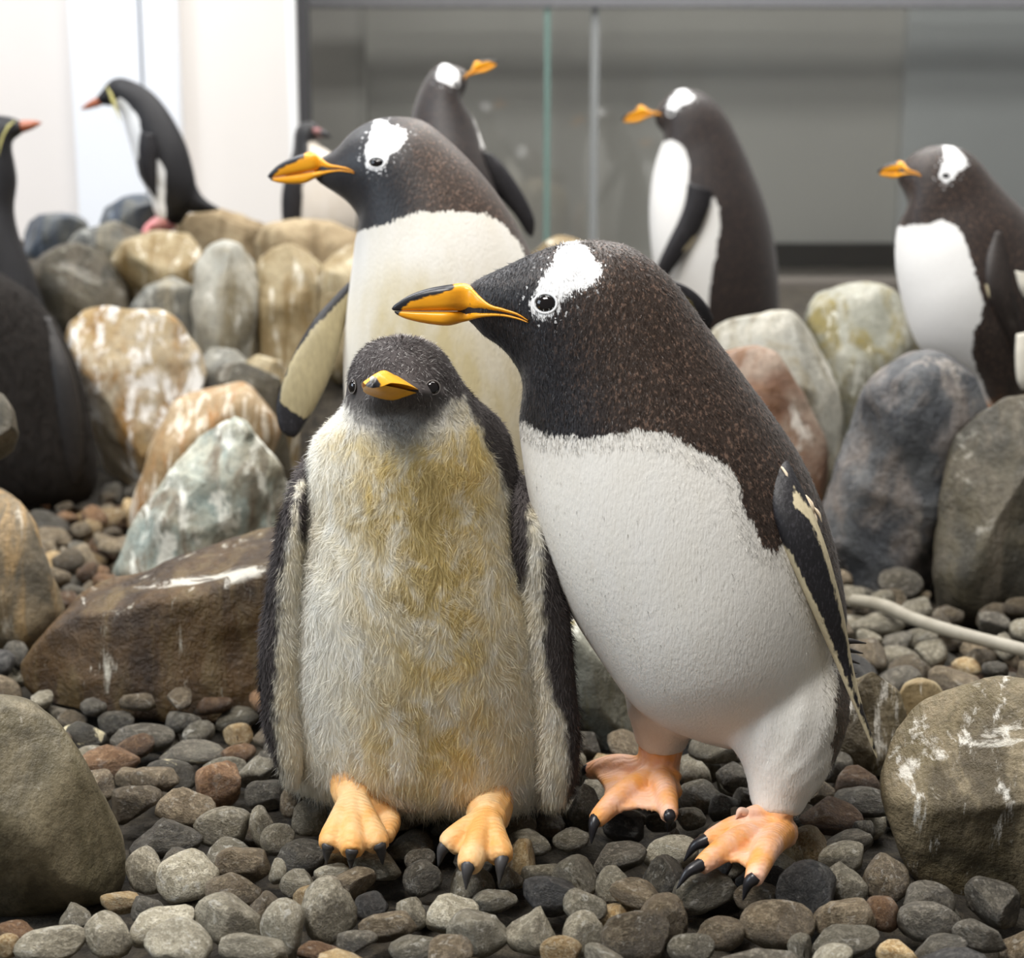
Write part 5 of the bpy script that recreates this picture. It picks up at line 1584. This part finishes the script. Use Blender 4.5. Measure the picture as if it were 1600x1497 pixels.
reach = lambda h, n: math.sqrt(n @ (h[1] @ np.diag(h[2] ** 2) @ h[1].T) @ n)
home = [h[0].copy() for h in HERO]
for _ in range(30):      # neighbours that press into each other are eased apart
    for i in range(len(HERO)):
        for j in range(i):
            d = HERO[i][0] - HERO[j][0]
            L = np.linalg.norm(d)
            if L > 0.14:
                continue
            n = d / (L + 1e-9)
            pen = (reach(HERO[i], n) + reach(HERO[j], n)) * 0.95 - L
            if pen > 0:
                m = n * np.array([1, 1, 0.25]) * pen * 0.3
                HERO[i][0] = HERO[i][0] + m
                HERO[j][0] = HERO[j][0] - m
    for i, h in enumerate(HERO):
        off_ = h[0] - home[i]
        k_ = np.linalg.norm(off_)
        if k_ > 0.014:
            h[0] = home[i] + off_ * 0.014 / k_
        h[0][2] = max(h[0][2], h[2][2] * 0.3 - 0.012)
        g = ell_surface(h[0], h[1], h[2] * 0.97)
        if g:
            blk_ = (HM[g[0]] > 1) & g[1]
            if blk_.any():      # a boulder stands there: step off it
                ii, jj = np.nonzero(blk_)
                bx_, by_ = gx[g[0][0]][ii].mean(), gy[g[0][1]][jj].mean()
                v_ = np.array([h[0][0] - bx_, h[0][1] - by_, 0])
                h[0] = h[0] + v_ / (np.linalg.norm(v_) + 1e-9) * 0.004
                home[i] = home[i] + v_ / (np.linalg.norm(v_) + 1e-9) * 0.004
for i, h in enumerate(HERO):      # rest on what lies below
    stamp(h[0], h[1], h[2], h[3], True)


def wanted(x, y):
    """ground the photograph shows: the front, the strip at the right, the pocket at the left"""
    (px, py), = project(np.array([[x, y, 0.0]]))[0]
    if px < -90 or px > 1690 or py > 1600:
        return False
    return y < 0.50 or (x > 0.25 and y < 1.05) or (x < -0.35 and 0.75 < y < 1.42)


mix_front = 'ddggggbbbkprgdtg'
mix_left = 'rrbbbtdb'
mix_right = 'ggddbbpg'
n_try = 0
while len(PEB) < 1350 and n_try < 9000:
    n_try += 1
    x, y = rnd.uniform(GX0, GX1), rnd.uniform(GY0, GY1)
    if not wanted(x, y):
        continue
    best = None
    size = rnd.choice((0.018, 0.022, 0.025, 0.028, 0.032))
    for _ in range(7):
        xx, yy = x + rnd.uniform(-.04, .04), y + rnd.uniform(-.04, .04)
        ax = (size * rnd.uniform(1.0, 1.45), size * rnd.uniform(0.8, 1.1), size * rnd.uniform(0.55, 0.85))
        R = rot_of(rnd.uniform(0, 6.28), rnd.gauss(0, .3), rnd.gauss(0, .3))
        g = ell_surface((xx, yy), R, ax)
        if not g or g[1].sum() == 0:
            continue
        sl, ok, lo, hi = g
        zc = float((HM[sl] - lo * 0.96)[ok].max())
        if zc > 1 or (zc + hi > CEIL[sl])[ok].any():
            continue
        if best is None or zc < best[0]:
            best = (zc, (xx, yy), R, ax)
    if best is None or best[0] > (0.016 if best[1][1] < 0.30 else 0.035):
        continue
    zc, (xx, yy), R, ax = best
    k = rnd.choice(mix_left if (xx < -.35 and yy > .7) else mix_right if yy > .5 else mix_front)
    stamp((xx, yy, zc), R, ax, k)

# the ones that show largest become things of their own, the rest one heap
rank = []
for i, (c, R, ax, k, hero) in enumerate(PEB):
    (pxy,), (dz,) = project(c[None])
    inside = -20 < pxy[0] < 1620 and pxy[1] < 1520
    ii, jj = int((c[0] - GX0) / RES), int((c[1] - GY0) / RES)
    top = c[2] + ax[2] * 0.6
    buried = HM[min(max(ii, 0), NX - 1), min(max(jj, 0), NY - 1)] > top + 0.014
    rank.append((-(ax.mean() / dz) * (3 if hero else 1) * (1 if inside else 0.01) * (0.15 if buried else 1), i))
rank.sort()
single = {i for _, i in rank[:298]}
ANCHOR = [(*gnd(x, y, 0.02)[:2], t) for x, y, t in (
    (190, 1250, 'beside the smooth olive boulder'), (120, 1440, 'at the foot of the smooth olive boulder'), (200, 1140, 'at the foot of the brown slab'), (340, 1150, 'below the brown slab near the chick'),
    (330, 1400, 'in the open gravel before the olive boulder'), (430, 1250, 'beside the fluffy side of the chick'), (540, 1350, "at the claws of the chick's foot nearer the slab"), (640, 1320, "between the chick's feet"),
    (740, 1380, "at the claws of the chick's foot nearer the leaning gentoo"), (700, 1460, 'in the open gravel before the chick'), (950, 1290, "touching the leaning gentoo's foot beside the chick"), (1080, 1230, "between the leaning gentoo's feet"),
    (930, 1400, 'in the gravel between the chick and the leaning gentoo'), (1100, 1390, "at the claws of the leaning gentoo's pale foot"), (1200, 1450, "in the open gravel before the leaning gentoo's pale foot"), (1300, 1280, 'between the leaning gentoo and the splashed boulder'),
    (1370, 1400, 'at the foot of the splashed boulder'), (1480, 1470, 'in the gravel under the splashed boulder'), (1350, 960, 'by the end of the pale hose'), (1530, 950, 'behind the pale hose'), (1500, 1040, 'between the pale hose and the splashed boulder'),
    (1380, 1030, "behind the leaning gentoo's flipper tip"), (90, 860, 'in the pocket behind the brown slab'), (150, 800, 'at the foot of the striped boulder'), (60, 790, 'at the foot of the dark brown bird'), (880, 1180, 'by the pale green stone'))]
heap = {k: [] for k in KIND}
for i, (c, R, ax, k, hero) in enumerate(PEB):
    v = (i * 7) % NVAR
    if i in single:
        o = bpy.data.objects.new('pebble', peb_mesh(v, k))
        COL.objects.link(o)
        o.matrix_world = Matrix.Translation(c) @ Matrix(R.tolist()).to_4x4() @ Matrix.Diagonal((*ax, 1.0))
        (pxy,), _ = project(c[None])
        near = min(ANCHOR, key=lambda q: np.hypot((c[0] - q[0]), (c[1] - q[1])))
        sz = ('large ' if ax.mean() > 0.0305 else 'small ' if ax.mean() < 0.0235 else 'middling ')
        lab = sz + KIND[k][0] + (' long' if ax.max() > 1.55 * np.sort(ax)[1] else '') + ' pebble ' + near[2]
        tag(o, lab, 'pebble', lab.replace(' pebble ', ' pebbles '))
    else:
        heap[k].append((SHAPES2[v] * ax @ R.T + c, v, i))
# one mesh with a slot for each colour of stone
Vs, Fs, mi, pr, unit, off = [], [], [], [], [], 0
for s, k in enumerate(KIND):
    for V, v, i in heap[k]:
        Vs.append(V)
        Fs += [tuple(q + off for q in f) for f in ICO[2][1]]
        mi += [s] * len(ICO[2][1])
        pr += [(i * 0.618) % 1.0] * len(V)
        off += len(V)
me = mesh_of('gravel', np.vstack(Vs), Fs, None, {'pr': pr})
for k in KIND:
    n = KIND[k][1].copy()
    n.name = KIND[k][1].name + '_heap'
    for nd in n.node_tree.nodes:
        if nd.bl_idname == 'ShaderNodeTexCoord':
            mp = n.node_tree.nodes.new('ShaderNodeMapping')
            mp.inputs['Scale'].default_value = (38, 38, 38)
            outs = [l.to_socket for l in nd.outputs['Object'].links]
            n.node_tree.links.new(nd.outputs['Object'], mp.inputs['Vector'])
            for t_ in outs:
                n.node_tree.links.new(mp.outputs[0], t_)
    me.materials.append(n)
me.polygons.foreach_set('material_index', mi)
o = bpy.data.objects.new('gravel', me)
COL.objects.link(o)
tag(o, 'small loose pebbles filling the gravel bed between the larger ones', 'gravel', None, 'stuff')
print('PEBBLES', len(PEB), n_try, len(single))
